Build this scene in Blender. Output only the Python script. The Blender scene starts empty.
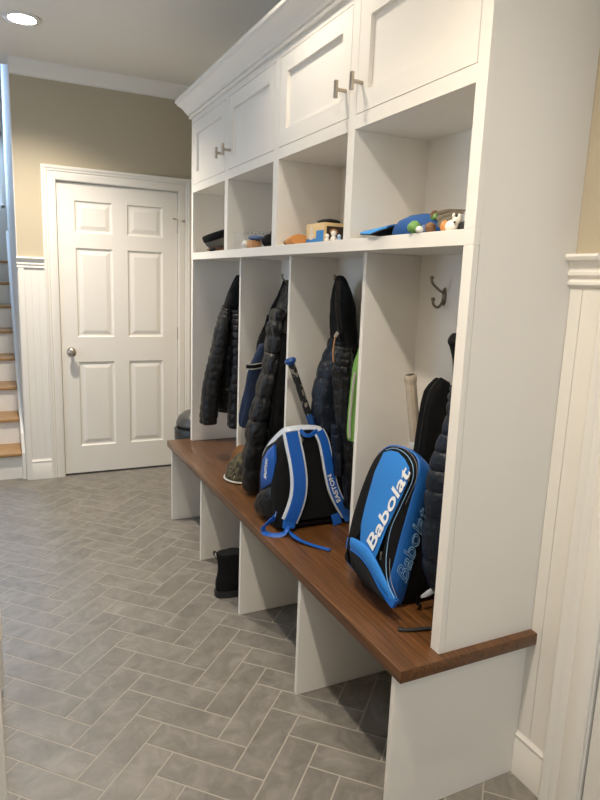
import bpy, bmesh, math, random
from mathutils import Vector, Matrix, noise
random.seed(7)
S = bpy.context.scene
COL = S.collection
PI = math.pi

# ------------------------------------------------------------------ camera
F_PX, CX, CY, CZ = 626.06, -1.3601, -1.1951, 1.443
YAW, PITCH, ROLL = -.4519, -.1869, .0371
fw = Vector((math.sin(-YAW)*math.cos(PITCH), math.cos(YAW)*math.cos(PITCH), math.sin(PITCH)))
rt0 = fw.cross(Vector((0, 0, 1))).normalized()
up0 = rt0.cross(fw)
rt = rt0*math.cos(ROLL) + up0*math.sin(ROLL)
up = -rt0*math.sin(ROLL) + up0*math.cos(ROLL)
cam_data = bpy.data.cameras.new('camera')
cam_data.sensor_fit = 'VERTICAL'
cam_data.sensor_height = 36.0
cam_data.lens = F_PX/800*36.0
cam_data.clip_start = .02
cam = bpy.data.objects.new('camera', cam_data)
COL.objects.link(cam)
M = Matrix((rt, up, -fw)).transposed().to_4x4()
M.translation = Vector((CX, CY, CZ))
cam.matrix_world = M
S.camera = cam

# ------------------------------------------------------------------ exposure, world, large lights
S.view_settings.view_transform = 'Standard'
S.view_settings.look = 'None'
S.view_settings.gamma = 1.0
S.view_settings.use_curve_mapping = False
S.view_settings.exposure = 0.36

W = bpy.data.worlds.new('world')
S.world = W
W.use_nodes = True
W.node_tree.nodes['Background'].inputs[0].default_value = (.62, .78, 1.0, 1)
W.node_tree.nodes['Background'].inputs[1].default_value = 1.0

LAMP_COL = (1.0, .89, .75)
LAMP_W = 120.0
LAMPS = [(-1.172, 2.68, 1.45), (-.665, .80, .22), (-1.15, -.25, .95), (-1.15, -1.9, .3)]
CEIL = 2.74

def area(name, loc, target, sx, sy, energy, color):
    l = bpy.data.lights.new(name, 'AREA')
    l.shape = 'RECTANGLE'; l.size = sx; l.size_y = sy
    l.energy = energy; l.color = color
    o = bpy.data.objects.new(name, l)
    COL.objects.link(o)
    o.location = loc
    o.rotation_euler = (Vector(target)-Vector(loc)).to_track_quat('-Z', 'Y').to_euler()
    return o
# daylight through the stair window, and through the window behind the camera
area('stair_daylight', (-1.60, 5.84, 2.75), (-1.5, 3.0, 1.0), .5, 1.3, 22, (.42, .64, 1.0))
area('rear_daylight', (-.75, -2.86, 1.55), (-.7, 0, 1.2), .9, 1.3, 7, (.60, .78, 1.0))
area('foyer_fill', (-2.86, 1.9, 1.5), (0, 1.9, 1.0), 1.1, 1.3, 11, (.52, .72, 1.0))  # cool fill light added on the unseen foyer side to raise the ambient level

# ------------------------------------------------------------------ helpers
def at(px, py, ax, val):
    d = fw + rt*(px-300)/F_PX - up*(py-400)/F_PX
    i = 'xyz'.index(ax)
    c = Vector((CX, CY, CZ))
    return c + d*((val-c[i])/d[i])

def lin(h):
    h = h.lstrip('#')
    r = []
    for i in (0, 2, 4):
        c = int(h[i:i+2], 16)/255
        r.append(c/12.92 if c <= .04045 else ((c+.055)/1.055)**2.4)
    return (*r, 1)

def mat(name, color, rough=.5, metal=0, bump=0, bscale=200, var=0, vscale=8, sheen=0, coat=0, spec=.5, bdist=.002):
    m = bpy.data.materials.new(name)
    m.use_nodes = True
    nt = m.node_tree
    b = nt.nodes['Principled BSDF']
    col = lin(color) if isinstance(color, str) else color
    b.inputs['Base Color'].default_value = col
    b.inputs['Roughness'].default_value = rough
    b.inputs['Metallic'].default_value = metal
    b.inputs['Specular IOR Level'].default_value = spec
    if sheen: b.inputs['Sheen Weight'].default_value = sheen
    if coat: b.inputs['Coat Weight'].default_value = coat
    tc = nt.nodes.new('ShaderNodeTexCoord')
    if var:
        n = nt.nodes.new('ShaderNodeTexNoise'); n.inputs['Scale'].default_value = vscale
        n.inputs['Detail'].default_value = 5
        nt.links.new(tc.outputs['Object'], n.inputs['Vector'])
        mx = nt.nodes.new('ShaderNodeMix'); mx.data_type = 'RGBA'
        mx.inputs[6].default_value = tuple(max(0, c*(1-var)) for c in col[:3])+(1,)
        mx.inputs[7].default_value = tuple(min(1, c*(1+var)) for c in col[:3])+(1,)
        nt.links.new(n.outputs['Fac'], mx.inputs[0])
        nt.links.new(mx.outputs[2], b.inputs['Base Color'])
    if bump:
        n2 = nt.nodes.new('ShaderNodeTexNoise'); n2.inputs['Scale'].default_value = bscale
        n2.inputs['Detail'].default_value = 3
        nt.links.new(tc.outputs['Object'], n2.inputs['Vector'])
        bp = nt.nodes.new('ShaderNodeBump'); bp.inputs['Strength'].default_value = bump
        bp.inputs['Distance'].default_value = bdist
        nt.links.new(n2.outputs['Fac'], bp.inputs['Height'])
        nt.links.new(bp.outputs['Normal'], b.inputs['Normal'])
    return m

def emis(name, color, strength):
    m = bpy.data.materials.new(name); m.use_nodes = True
    b = m.node_tree.nodes['Principled BSDF']
    b.inputs['Base Color'].default_value = (0, 0, 0, 1)
    b.inputs['Emission Color'].default_value = color
    b.inputs['Emission Strength'].default_value = strength
    return m

def thing(name, label, cat, loc=(0, 0, 0), group=None):
    o = bpy.data.objects.new(name, None)
    COL.objects.link(o)
    o.location = loc; o.empty_display_size = .05
    o['label'] = label; o['category'] = cat
    if group: o['group'] = group
    return o

def origin(o):
    v = Vector((0, 0, 0))
    while o is not None:
        v += o.location; o = o.parent
    return v

def obj(name, bm, material, parent=None, smooth=None, label=None):
    """links bm (world coordinates) as one mesh object; smooth = auto smooth angle in degrees"""
    if parent is not None:
        bmesh.ops.translate(bm, verts=bm.verts, vec=-origin(parent))
    bmesh.ops.recalc_face_normals(bm, faces=bm.faces)
    if smooth is not None:
        a = math.radians(smooth)
        for f in bm.faces: f.smooth = True
        for e in bm.edges:
            if len(e.link_faces) == 2 and e.calc_face_angle(0) > a: e.smooth = False
    me = bpy.data.meshes.new(name)
    bm.to_mesh(me); bm.free()
    mats = material if isinstance(material, (list, tuple)) else [material]
    for m in mats: me.materials.append(m)
    o = bpy.data.objects.new(name, me)
    COL.objects.link(o)
    if parent is not None: o.parent = parent
    if label: o['label'] = label
    return o

def tag(o, label, cat, group=None):
    o['label'] = label; o['category'] = cat
    if group: o['group'] = group
    # put the object's origin at the middle of its base
    vs = [v.co for v in o.data.vertices]
    c = Vector(((min(v.x for v in vs)+max(v.x for v in vs))/2, (min(v.y for v in vs)+max(v.y for v in vs))/2, min(v.z for v in vs)))
    o.data.transform(Matrix.Translation(-c)); o.location = c
    return o

def struct(o):
    o['kind'] = 'structure'
    return o

def B(): return bmesh.new()

def box(bm, x0, x1, y0, y1, z0, z1, bev=0, M=None):
    r = bmesh.ops.create_cube(bm, size=1)
    vs = r['verts']
    for v in vs:
        v.co = Vector((x0 if v.co.x < 0 else x1, y0 if v.co.y < 0 else y1, z0 if v.co.z < 0 else z1))
    if bev:
        es = list({e for v in vs for e in v.link_edges})
        rb = bmesh.ops.bevel(bm, geom=es, offset=bev, segments=2, profile=.5, affect='EDGES')
        vs = list({v for f in rb['faces'] for v in f.verts} | {v for v in vs if v.is_valid})
    if M is not None:
        for v in vs: v.co = M @ v.co
    return bm

def tube(bm, pts, rads, n=12, cap=True, closed=False):
    pts = [Vector(p) for p in pts]
    if not isinstance(rads, (list, tuple)): rads = [rads]*len(pts)
    rings = []
    prev = None
    for i, p in enumerate(pts):
        a = pts[i-1] if (i > 0 or closed) else p
        b = pts[(i+1) % len(pts)] if (i < len(pts)-1 or closed) else p
        t = (b-a).normalized()
        if prev is None:
            u = t.orthogonal().normalized()
        else:
            u = (prev - t*prev.dot(t)).normalized()
        prev = u
        w = t.cross(u)
        rings.append([bm.verts.new(p + (u*math.cos(2*PI*k/n) + w*math.sin(2*PI*k/n))*rads[i]) for k in range(n)])
    m = len(rings)
    for i in range(m if closed else m-1):
        A, Bq = rings[i], rings[(i+1) % m]
        for k in range(n):
            bm.faces.new((A[k], A[(k+1) % n], Bq[(k+1) % n], Bq[k]))
    if cap and not closed:
        bm.faces.new(rings[0][::-1]); bm.faces.new(rings[-1])
    return bm

def strip(bm, pts, wdir, width, thick, ndir=None):
    """flat strap: a swept rectangle along pts; wdir vector or list of vectors"""
    pts = [Vector(p) for p in pts]
    rings = []
    for i, p in enumerate(pts):
        t = (pts[min(i+1, len(pts)-1)] - pts[max(i-1, 0)]).normalized()
        w = Vector(wdir[i] if isinstance(wdir, list) else wdir)
        w = (w - t*w.dot(t)).normalized()
        nn = t.cross(w).normalized()
        wd = width[i] if isinstance(width, (list, tuple)) else width
        c = []
        for a, b in ((-1, -.6), (-.9, -1), (.9, -1), (1, -.6), (1, .6), (.9, 1), (-.9, 1), (-1, .6)):
            c.append(bm.verts.new(p + w*a*wd/2 + nn*b*thick/2))
        rings.append(c)
    for A, Bq in zip(rings, rings[1:]):
        for k in range(8):
            bm.faces.new((A[k], A[(k+1) % 8], Bq[(k+1) % 8], Bq[k]))
    bm.faces.new(rings[0][::-1]); bm.faces.new(rings[-1])
    return bm

def smooth_pts(pts, sub=4):
    pts = [Vector(p) for p in pts]
    out = []
    for i in range(len(pts)-1):
        p0 = pts[max(i-1, 0)]; p1 = pts[i]; p2 = pts[i+1]; p3 = pts[min(i+2, len(pts)-1)]
        for k in range(sub):
            t = k/sub
            out.append(.5*((2*p1)+(-p0+p2)*t+(2*p0-5*p1+4*p2-p3)*t*t+(-p0+3*p1-3*p2+p3)*t**3))
    out.append(pts[-1])
    return out

def lathe(bm, prof, c, axis=(0, 0, 1), n=28):
    """prof: (radius, height) from c along axis"""
    ax = Vector(axis).normalized(); u = ax.orthogonal().normalized(); w = ax.cross(u)
    c = Vector(c); rings = []
    for r, h in prof:
        if r < 1e-5: rings.append([bm.verts.new(c+ax*h)])
        else: rings.append([bm.verts.new(c+ax*h+(u*math.cos(2*PI*k/n)+w*math.sin(2*PI*k/n))*r) for k in range(n)])
    for A, Bq in zip(rings, rings[1:]):
        for k in range(n):
            a0, a1 = A[k % len(A)], A[(k+1) % len(A)]
            b0, b1 = Bq[k % len(Bq)], Bq[(k+1) % len(Bq)]
            q = []
            for v in (a0, a1, b1, b0):
                if v not in q: q.append(v)
            if len(q) > 2: bm.faces.new(q)
    if len(rings[0]) > 1: bm.faces.new(rings[0][::-1])
    if len(rings[-1]) > 1: bm.faces.new(rings[-1])
    return bm

def prism(bm, poly, f0, f1):
    """poly of 2D points, f0/f1 map a 2D point to 3D at the two ends"""
    a = [bm.verts.new(f0(p)) for p in poly]; b = [bm.verts.new(f1(p)) for p in poly]
    n = len(poly)
    for k in range(n):
        bm.faces.new((a[k], a[(k+1) % n], b[(k+1) % n], b[k]))
    bm.faces.new(a[::-1]); bm.faces.new(b)
    return bm

def sweep(bm, stations):
    """stations: lists of 3D points with the same profile; open ends capped"""
    R = [[bm.verts.new(p) for p in st] for st in stations]
    n = len(R[0])
    for A, Bq in zip(R, R[1:]):
        for k in range(n):
            bm.faces.new((A[k], A[(k+1) % n], Bq[(k+1) % n], Bq[k]))
    bm.faces.new(R[0][::-1]); bm.faces.new(R[-1])
    return bm

def text_bm(body, size, M4, extrude=.0006, shear=0, offset=0, outline=0, space=1.0, width=1.0):
    c = bpy.data.curves.new('lettering', 'FONT')
    c.body = body; c.size = size; c.align_x = 'CENTER'; c.align_y = 'CENTER'
    c.shear = shear; c.offset = offset; c.space_character = space
    c.resolution_u = 4
    if outline:
        c.fill_mode = 'NONE'; c.bevel_depth = outline; c.bevel_resolution = 1
    else:
        c.extrude = extrude
    o = bpy.data.objects.new('lettering', c)
    COL.objects.link(o)
    dg = bpy.context.evaluated_depsgraph_get()
    me = bpy.data.meshes.new_from_object(o.evaluated_get(dg))
    bpy.data.objects.remove(o); bpy.data.curves.remove(c)
    bm = B(); bm.from_mesh(me); bpy.data.meshes.remove(me)
    bm.transform(M4 @ Matrix.Diagonal((width, 1, 1, 1)))
    return bm

def basis(o, x, y):
    x = Vector(x).normalized(); y = Vector(y); y = (y-x*y.dot(x)).normalized(); z = x.cross(y)
    m = Matrix((x, y, z)).transposed().to_4x4(); m.translation = Vector(o)
    return m

# ------------------------------------------------------------------ materials
M_cab = mat('cabinet_paint', '#e8e3da', .38, bump=.03, bscale=90)
M_trim = mat('trim_paint', '#e6e2da', .4)
M_wall = mat('beige_wall_paint', '#b6ab94', .75, bump=.05, bscale=300)
M_ceil = mat('ceiling_paint', '#efebe2', .8)
M_white_wall = mat('white_wall_paint', '#dcd8d0', .7)
M_nickel = mat('brushed_nickel', '#b4aa9c', .34, metal=1)
M_dark_metal = mat('hook_nickel', '#8d8576', .35, metal=1)
M_grout = mat('grout', '#a39c90', .9)
M_blk = mat('black_nylon', (.004, .004, .0043, 1), .40, bump=.6, bscale=38, spec=.34, bdist=.012)
M_blk_matte = mat('black_fabric', (.0045, .0045, .005, 1), .8, bump=.3, bscale=60, spec=.2, bdist=.004)
M_navyq = mat('navy_nylon', (.007, .011, .020, 1), .45, bump=.6, bscale=38, spec=.3, bdist=.012)
M_navy_cloth = mat('navy_cloth', (.022, .034, .070, 1), .85, bump=.3, bscale=600, spec=.2)
M_green = mat('green_cloth', (.20, .42, .10, 1), .8, bump=.2, bscale=500)
M_pale = mat('pale_cloth', (.5, .48, .42, 1), .8)
M_blue = mat('blue_nylon', (.010, .12, .46, 1), .45, bump=.12, bscale=300)
M_royal = mat('royal_nylon', (.007, .095, .42, 1), .42, bump=.12, bscale=300)
M_tblue = mat('tennis_blue_nylon', (.018, .20, .60, 1), .48, bump=.10, bscale=250, var=.06, vscale=12)
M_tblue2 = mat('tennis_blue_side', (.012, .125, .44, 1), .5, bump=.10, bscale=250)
M_batblue = mat('bat_blue', (.015, .075, .26, 1), .35)
M_white = mat('white_print', (.80, .80, .80, 1), .5)
M_piping = mat('white_piping', (.62, .66, .72, 1), .55)
M_lineblue = mat('pale_blue_print', (.28, .52, .78, 1), .5)
M_cord = mat('grey_cord', (.22, .22, .24, 1), .5)
M_grip = mat('overgrip', '#b9ac98', .85, bump=.4, bscale=400, var=.12, vscale=60)
M_tan = mat('tan_cloth', '#b98a5e', .8, bump=.2, bscale=400)
M_orange = mat('orange_felt', '#cf8f4f', .8)
M_yellowbox = mat('tan_card', '#d9bd8b', .6)
M_boxblue = mat('blue_card', '#2f7fc0', .5)
M_boxdark = mat('dark_picture', '#3a2a20', .5, var=.6, vscale=40)
M_rubber = mat('black_rubber', (.012, .012, .012, 1), .6)
M_bin = mat('dark_grey_plastic', (.02, .023, .025, 1), .38)
M_binlid = mat('grey_plastic_lid', (.055, .055, .05, 1), .35)
M_toyw = mat('white_plastic', '#e8e4da', .45)
M_toyg = mat('green_plastic', '#6f9a52', .5)
M_toyo = mat('orange_plastic', '#c98a4a', .5)
M_feather = mat('grey_feather', '#6d6453', .7, var=.4, vscale=40)
M_oak = mat('oak_tread', '#a98457', .45, var=.18, vscale=14)
M_capblue = mat('cap_blue', '#174a86', .8, bump=.2, bscale=500)
M_capbill = mat('cap_bill_blue', '#3f8fd0', .75, bump=.2, bscale=500)
M_capunder = mat('cap_underbill', (.01, .012, .02, 1), .8)
M_grey_cloth = mat('charcoal_cloth', '#6b6862', .9, bump=.3, bscale=400)
M_brown = mat('brown_cloth', '#7a5a40', .85, var=.3, vscale=30)
M_greyline = mat('grey_print', '#9a948a', .6)

def mat_camo():
    m = mat('camouflage', '#2c2818', .8)
    nt = m.node_tree; b = nt.nodes['Principled BSDF']
    tc = nt.nodes.new('ShaderNodeTexCoord')
    n = nt.nodes.new('ShaderNodeTexNoise'); n.inputs['Scale'].default_value = 34; n.inputs['Detail'].default_value = 2
    r = nt.nodes.new('ShaderNodeValToRGB'); r.color_ramp.interpolation = 'CONSTANT'
    e = r.color_ramp.elements
    e[0].position = 0; e[0].color = lin('#15130c'); e[1].position = .44; e[1].color = lin('#3a341f')
    for p, c in ((.53, '#5b5236'), (.60, '#1f1c12'), (.68, '#7a7258')):
        q = e.new(p); q.color = lin(c)
    nt.links.new(tc.outputs['Object'], n.inputs['Vector']); nt.links.new(n.outputs['Fac'], r.inputs[0])
    nt.links.new(r.outputs[0], b.inputs['Base Color'])
    return m
M_camo = mat_camo()

def mat_wood():
    m = mat('walnut_stained_wood', '#7a4a26', .36, coat=.15)
    nt = m.node_tree; b = nt.nodes['Principled BSDF']
    tc = nt.nodes.new('ShaderNodeTexCoord'); mp = nt.nodes.new('ShaderNodeMapping')
    mp.inputs['Scale'].default_value = (42, 1.6, 42)
    n = nt.nodes.new('ShaderNodeTexNoise'); n.inputs['Scale'].default_value = 2.2; n.inputs['Detail'].default_value = 8
    n.inputs['Distortion'].default_value = .6
    r = nt.nodes.new('ShaderNodeValToRGB')
    e = r.color_ramp.elements
    e[0].position = .30; e[0].color = lin('#44290f'); e[1].position = .72; e[1].color = lin('#744c28')
    q = e.new(.5); q.color = lin('#5c3a1c')
    nt.links.new(tc.outputs['Object'], mp.inputs[0]); nt.links.new(mp.outputs[0], n.inputs['Vector'])
    nt.links.new(n.outputs['Fac'], r.inputs[0]); nt.links.new(r.outputs[0], b.inputs['Base Color'])
    bp = nt.nodes.new('ShaderNodeBump'); bp.inputs['Strength'].default_value = .12; bp.inputs['Distance'].default_value = .001
    nt.links.new(n.outputs['Fac'], bp.inputs['Height']); nt.links.new(bp.outputs[0], b.inputs['Normal'])
    return m
M_wood = mat_wood()

def mat_slate():
    m = mat('slate_tile', '#8f877a', .45)
    nt = m.node_tree; b = nt.nodes['Principled BSDF']
    tc = nt.nodes.new('ShaderNodeTexCoord')
    at_ = nt.nodes.new('ShaderNodeAttribute'); at_.attribute_name = 'tint'
    # each tile shifts the noise so no vein runs across a joint
    cmb = nt.nodes.new('ShaderNodeVectorMath'); cmb.operation = 'MULTIPLY_ADD'
    cmb.inputs[1].default_value = (37, 53, 91)
    nt.links.new(at_.outputs['Color'], cmb.inputs[0]); nt.links.new(tc.outputs['Object'], cmb.inputs[2])
    n = nt.nodes.new('ShaderNodeTexNoise'); n.inputs['Scale'].default_value = 11; n.inputs['Detail'].default_value = 10
    n.inputs['Roughness'].default_value = .68; n.inputs['Distortion'].default_value = .9
    nt.links.new(cmb.outputs[0], n.inputs['Vector'])
    r = nt.nodes.new('ShaderNodeValToRGB')
    e = r.color_ramp.elements
    e[0].position = .28; e[0].color = lin('#66625b'); e[1].position = .74; e[1].color = lin('#8e8981')
    q = e.new(.5); q.color = lin('#7a756d')
    nt.links.new(n.outputs['Fac'], r.inputs[0])
    hsv = nt.nodes.new('ShaderNodeHueSaturation')
    ma = nt.nodes.new('ShaderNodeMath'); ma.operation = 'MULTIPLY_ADD'; ma.inputs[1].default_value = .13; ma.inputs[2].default_value = .935
    nt.links.new(at_.outputs['Fac'], ma.inputs[0]); nt.links.new(ma.outputs[0], hsv.inputs['Value'])
    nt.links.new(r.outputs[0], hsv.inputs['Color']); nt.links.new(hsv.outputs[0], b.inputs['Base Color'])
    bp = nt.nodes.new('ShaderNodeBump'); bp.inputs['Strength'].default_value = .25; bp.inputs['Distance'].default_value = .003
    nt.links.new(n.outputs['Fac'], bp.inputs['Height']); nt.links.new(bp.outputs[0], b.inputs['Normal'])
    return m
M_slate = mat_slate()

# ------------------------------------------------------------------ dimensions
D = .3408        # locker front plane x = -D
DB = .4776       # bench front
L = 2.405        # locker length along y
ZB, TB = .4775, .0372
ZS, TS = 1.5431, .0384
YD = 3.435       # wall with the white door
XB = -.06        # locker back panel face

# ------------------------------------------------------------------ floor: 4 x 12 inch slate in a 45 degree herringbone
P = .1014
def build_floor():
    bm = B()
    lay = bm.faces.layers.float_color.new('tint')
    g = .0017
    u00, v00 = -.013, 1.0045
    s2 = math.sqrt(2)
    def place(a0, a1, b0, b1):
        uc, vc = u00+(a0+a1)/2*P, v00+(b0+b1)/2*P
        x, y = (uc-vc)/s2, (uc+vc)/s2
        if not (-3.0 < x < .15 and -3.1 < y < 3.75): return
        u0, u1, v0, v1 = u00+a0*P+g, u00+a1*P-g, v00+b0*P+g, v00+b1*P-g
        ring = []
        for ins, z in ((0, -.004), (0, -.0012), (.0012, 0)):
            q = []
            for u, v in ((u0+ins, v0+ins), (u1-ins, v0+ins), (u1-ins, v1-ins), (u0+ins, v1-ins)):
                q.append(bm.verts.new(((u-v)/s2, (u+v)/s2, z)))
            ring.append(q)
        r = random.random()
        fs = [bm.faces.new(ring[2])]
        for A, Bq in zip(ring, ring[1:]):
            for k in range(4): fs.append(bm.faces.new((A[k], A[(k+1) % 4], Bq[(k+1) % 4], Bq[k])))
        for f in fs: f[lay] = (r, r, r, 1)
    for k in range(-60, 60):
        for m in range(-14, 14):
            place(k+3*m, k+3*m+3, k-3*m, k-3*m+1)
            place(k-1+3*m, k+3*m, k-3*m, k-3*m+3)
    n = len(bm.faces)
    box(bm, -3.0, .15, -3.1, 3.62, -.06, -.0006)
    bm.faces.ensure_lookup_table()
    for f in bm.faces[n:]: f.material_index = 1
    return struct(obj('floor', bm, [M_slate, M_grout]))
build_floor()

# ------------------------------------------------------------------ room shell
bm = B(); box(bm, -3.0, .15, -3.1, YD+.12, CEIL, CEIL+.1); struct(obj('ceiling', bm, M_ceil))
bm = B(); box(bm, 0, .12, -.100, YD+.12, 0, CEIL); box(bm, 0, .12, -1.06, -.100, 2.06, CEIL); box(bm, 0, .12, -3.1, -1.06, 0, CEIL)
struct(obj('wall_right', bm, M_wall))
# wall with the door: opening x -.98..-.14, to z 2.05
bm = B(); box(bm, -1.224, -.985, YD, YD+.12, 0, CEIL); box(bm, -.985, -.135, YD, YD+.12, 2.055, CEIL); box(bm, -.135, 0, YD, YD+.12, 0, CEIL)
struct(obj('wall_back', bm, M_wall))
bm = B(); box(bm, -1.52, -1.412, -3.1, .28, 0, CEIL); struct(obj('wall_left', bm, M_white_wall))
bm = B()
box(bm, -3.0, -2.9, .28, 1.3, 0, CEIL); box(bm, -3.0, -2.9, 2.5, YD+.12, 0, CEIL); box(bm, -3.0, -2.9, 1.3, 2.5, 0, .8); box(bm, -3.0, -2.9, 1.3, 2.5, 2.2, CEIL)
struct(obj('wall_foyer_left', bm, M_white_wall))
bm = B(); box(bm, -3.0, -1.52, .18, .28, 0, CEIL); struct(obj('wall_foyer_front', bm, M_white_wall))
# wall behind the camera with a window opening
bm = B()
box(bm, -1.52, -1.25, -3.1, -3.0, 0, CEIL); box(bm, -.25, .12, -3.1, -3.0, 0, CEIL)
box(bm, -1.25, -.25, -3.1, -3.0, 0, .85); box(bm, -1.25, -.25, -3.1, -3.0, 2.25, CEIL)
struct(obj('wall_front', bm, M_white_wall))
# stairwell beyond the opening
bm = B()
box(bm, -1.229, -1.12, YD+.12, 6.0, 0, 4.2)
box(bm, -1.2285, -1.224, YD, YD+.12, 0, CEIL)
struct(obj('wall_stairwell_right', bm, M_white_wall))
bm = B()
box(bm, -2.62, -2.52, YD+.12, 6.0, 0, 4.2)
box(bm, -2.9, -2.52, YD, YD+.12, 0, CEIL)
struct(obj('wall_stairwell_left', bm, M_white_wall))
bm = B()
box(bm, -2.6, -1.12, 5.9, 6.0, 0, 2.05); box(bm, -2.6, -1.12, 5.9, 6.0, 3.45, 4.2)
box(bm, -2.6, -1.95, 5.9, 6.0, 2.05, 3.45); box(bm, -1.245, -1.12, 5.9, 6.0, 2.05, 3.45)
struct(obj('wall_landing', bm, M_white_wall))
bm = B(); box(bm, -2.6, -1.12, YD+.12, 6.0, 4.2, 4.3); struct(obj('ceiling_stairwell', bm, M_ceil))
bm = B(); box(bm, -2.6, -1.12, YD+.02, YD+.12, CEIL+.1, 4.2); struct(obj('wall_header', bm, M_white_wall))

def window(name, x0, x1, y, z0, z1, w=.045):
    bm = B()
    for a, b, c, d in ((x0, x0+w, z0, z1), (x1-w, x1, z0, z1), (x0, x1, z0, z0+w), (x0, x1, z1-w, z1), (x0, x1, (z0+z1)/2-.02, (z0+z1)/2+.02)):
        box(bm, a, b, y-.03, y+.03, c, d)
    f = struct(obj(name, bm, M_trim))
    bm = B(); box(bm, x0+.01, x1-.01, y-.003, y+.003, z0+.01, z1-.01)
    g = bpy.data.materials.new('window_glass'); g.use_nodes = True
    p = g.node_tree.nodes['Principled BSDF']; p.inputs['Transmission Weight'].default_value = 1; p.inputs['Roughness'].default_value = 0; p.inputs['IOR'].default_value = 1.02
    obj('pane', bm, g, f)
    return f
window('window_1', -1.95, -1.245, 5.95, 2.05, 3.45, .028)
def window_x(name, x, y0, y1, z0, z1):
    f = window(name, y0, y1, 0, z0, z1)
    R = Matrix.Translation((x, 0, 0)) @ Matrix.Rotation(PI/2, 4, 'Z')
    for o in [f]+list(f.children): o.data.transform(R)
window_x('added_window', -2.95, 1.3, 2.5, .8, 2.2)  # unseen window, added to go with the foyer fill light
window('window_2', -1.25, -.25, -3.05, .85, 2.25)

# ------------------------------------------------------------------ crown moulding of the room
crown = [(0, CEIL), (.085, CEIL), (.085, CEIL-.012), (.078, CEIL-.02), (.06, CEIL-.03), (.035, CEIL-.055), (.02, CEIL-.068), (.016, CEIL-.076), (0, CEIL-.082)]
bm = B(); prism(bm, crown, lambda p: Vector((-1.224, YD-p[0], p[1])), lambda p: Vector((0, YD-p[0], p[1])))
struct(obj('trim_1', bm, M_ceil, smooth=30))
bm = B(); prism(bm, crown, lambda p: Vector((-p[0], -3.0, p[1])), lambda p: Vector((-p[0], YD-.085, p[1])))
struct(obj('trim_2', bm, M_ceil, smooth=30))

# ------------------------------------------------------------------ the six panel door
DX0, DX1, DZ0, DZ1 = -.969, -.151, .012, 2.040
YF = YD+.012      # door front face, a little behind the wall face
def panel_face(bm, x0, x1, z0, z1, y):
    loops = []
    for ins, dep in ((0, 0), (.008, .009), (.018, .0105), (.046, .003)):
        loops.append([bm.verts.new((a, y+dep, b)) for a, b in ((x0+ins, z0+ins), (x1-ins, z0+ins), (x1-ins, z1-ins), (x0+ins, z1-ins))])
    for A, Bq in zip(loops, loops[1:]):
        for k in range(4): bm.faces.new((A[k], A[(k+1) % 4], Bq[(k+1) % 4], Bq[k]))
    bm.faces.new(loops[-1])
cols = [(-.858, -.610), (-.508, -.258)]
rows_ = [(.212, .828), (1.003, 1.615), (1.717, 1.927)]
bm = B()
xs = [DX0, cols[0][0], cols[0][1], cols[1][0], cols[1][1], DX1]
zs = [DZ0] + [v for r in rows_ for v in r] + [DZ1]
for i in range(5):
    for j in range(len(zs)-1):
        if i in (1, 3) and j in (1, 3, 5):
            panel_face(bm, xs[i], xs[i+1], zs[j], zs[j+1], YF)
        else:
            bm.faces.new([bm.verts.new((a, YF, b)) for a, b in ((xs[i], zs[j]), (xs[i+1], zs[j]), (xs[i+1], zs[j+1]), (xs[i], zs[j+1]))])
bmesh.ops.remove_doubles(bm, verts=bm.verts, dist=1e-5)
# edges and back of the slab
ed = [e for e in bm.edges if len(e.link_faces) == 1]
r = bmesh.ops.extrude_edge_only(bm, edges=ed)
for v in [g for g in r['geom'] if isinstance(g, bmesh.types.BMVert)]: v.co.y = YF+.038
bmesh.ops.holes_fill(bm, edges=[e for e in bm.edges if len(e.link_faces) == 1], sides=0)
door = struct(obj('door_1', bm, M_trim))
bm = B()
lathe(bm, [(.0, 0), (.031, 0), (.031, .005), (.012, .012), (.010, .03), (.022, .036), (.028, .048), (.027, .060), (.018, .067), (0, .069)], (-.906, YF, .90), (0, -1, 0))
obj('door_knob', bm, M_nickel, door, smooth=40)
for z in (1.80, 1.03, .24):
    bm = B(); tube(bm, [(-.147, YF-.004, z-.045), (-.147, YF-.004, z+.045)], .006); box(bm, -.152, -.142, YF-.002, YF+.004, z-.045, z+.045)
    obj('hinge', bm, M_nickel, door, smooth=40)
bm = B(); tube(bm, [(-.147, YF-.006, 1.845), (-.175, YF-.05, 1.85)], .004); tube(bm, [(-.175, YF-.05, 1.85), (-.195, YF-.052, 1.852)], .006); tube(bm, [(-.147, YF-.006, 1.845), (-.115, YF-.035, 1.84)], .004)
lathe(bm, [(0, 0), (.009, 0), (.009, .008), (0, .008)], (-.115, YF-.035, 1.84), (.6, -.8, 0), 12)
obj('door_stop', bm, M_nickel, door, smooth=40)
# jamb and casing
bm = B()
for a, b in ((-.985, -.972), (-.148, -.135)): box(bm, a, b, YD-.001, YD+.12, 0, 2.055)
box(bm, -.985, -.135, YD-.001, YD+.12, 2.043, 2.055)
box(bm, -.972, -.958, YF+.042, YF+.055, 0, 2.043); box(bm, -.162, -.148, YF+.042, YF+.055, 0, 2.043); box(bm, -.972, -.148, YF+.042, YF+.055, 2.03, 2.043)
struct(obj('trim_3', bm, M_trim))
casing = [(0, 0), (0, .010), (.006, .013), (.044, .013), (.048, .010), (.052, .013), (.056, .016), (.066, .016), (.070, .020), (.084, .022), (.088, .019), (.088, 0)]
def door_casing(name, f):
    bm = B()
    sweep(bm, [[f(-a, 0, h, 0) for a, h in casing], [f(-a, a, h, 1) for a, h in casing], [f(a, a, h, 2) for a, h in casing], [f(a, 0, h, 3) for a, h in casing]])
    return struct(obj(name, bm, M_trim, smooth=35))
ix0, ix1, iz = -.975, -.145, 2.048
door_casing('trim_4', lambda a, b, h, k: Vector(((ix0 if k < 2 else ix1)+a, YD-h, (0 if k in (0, 3) else iz)+b)))
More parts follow.
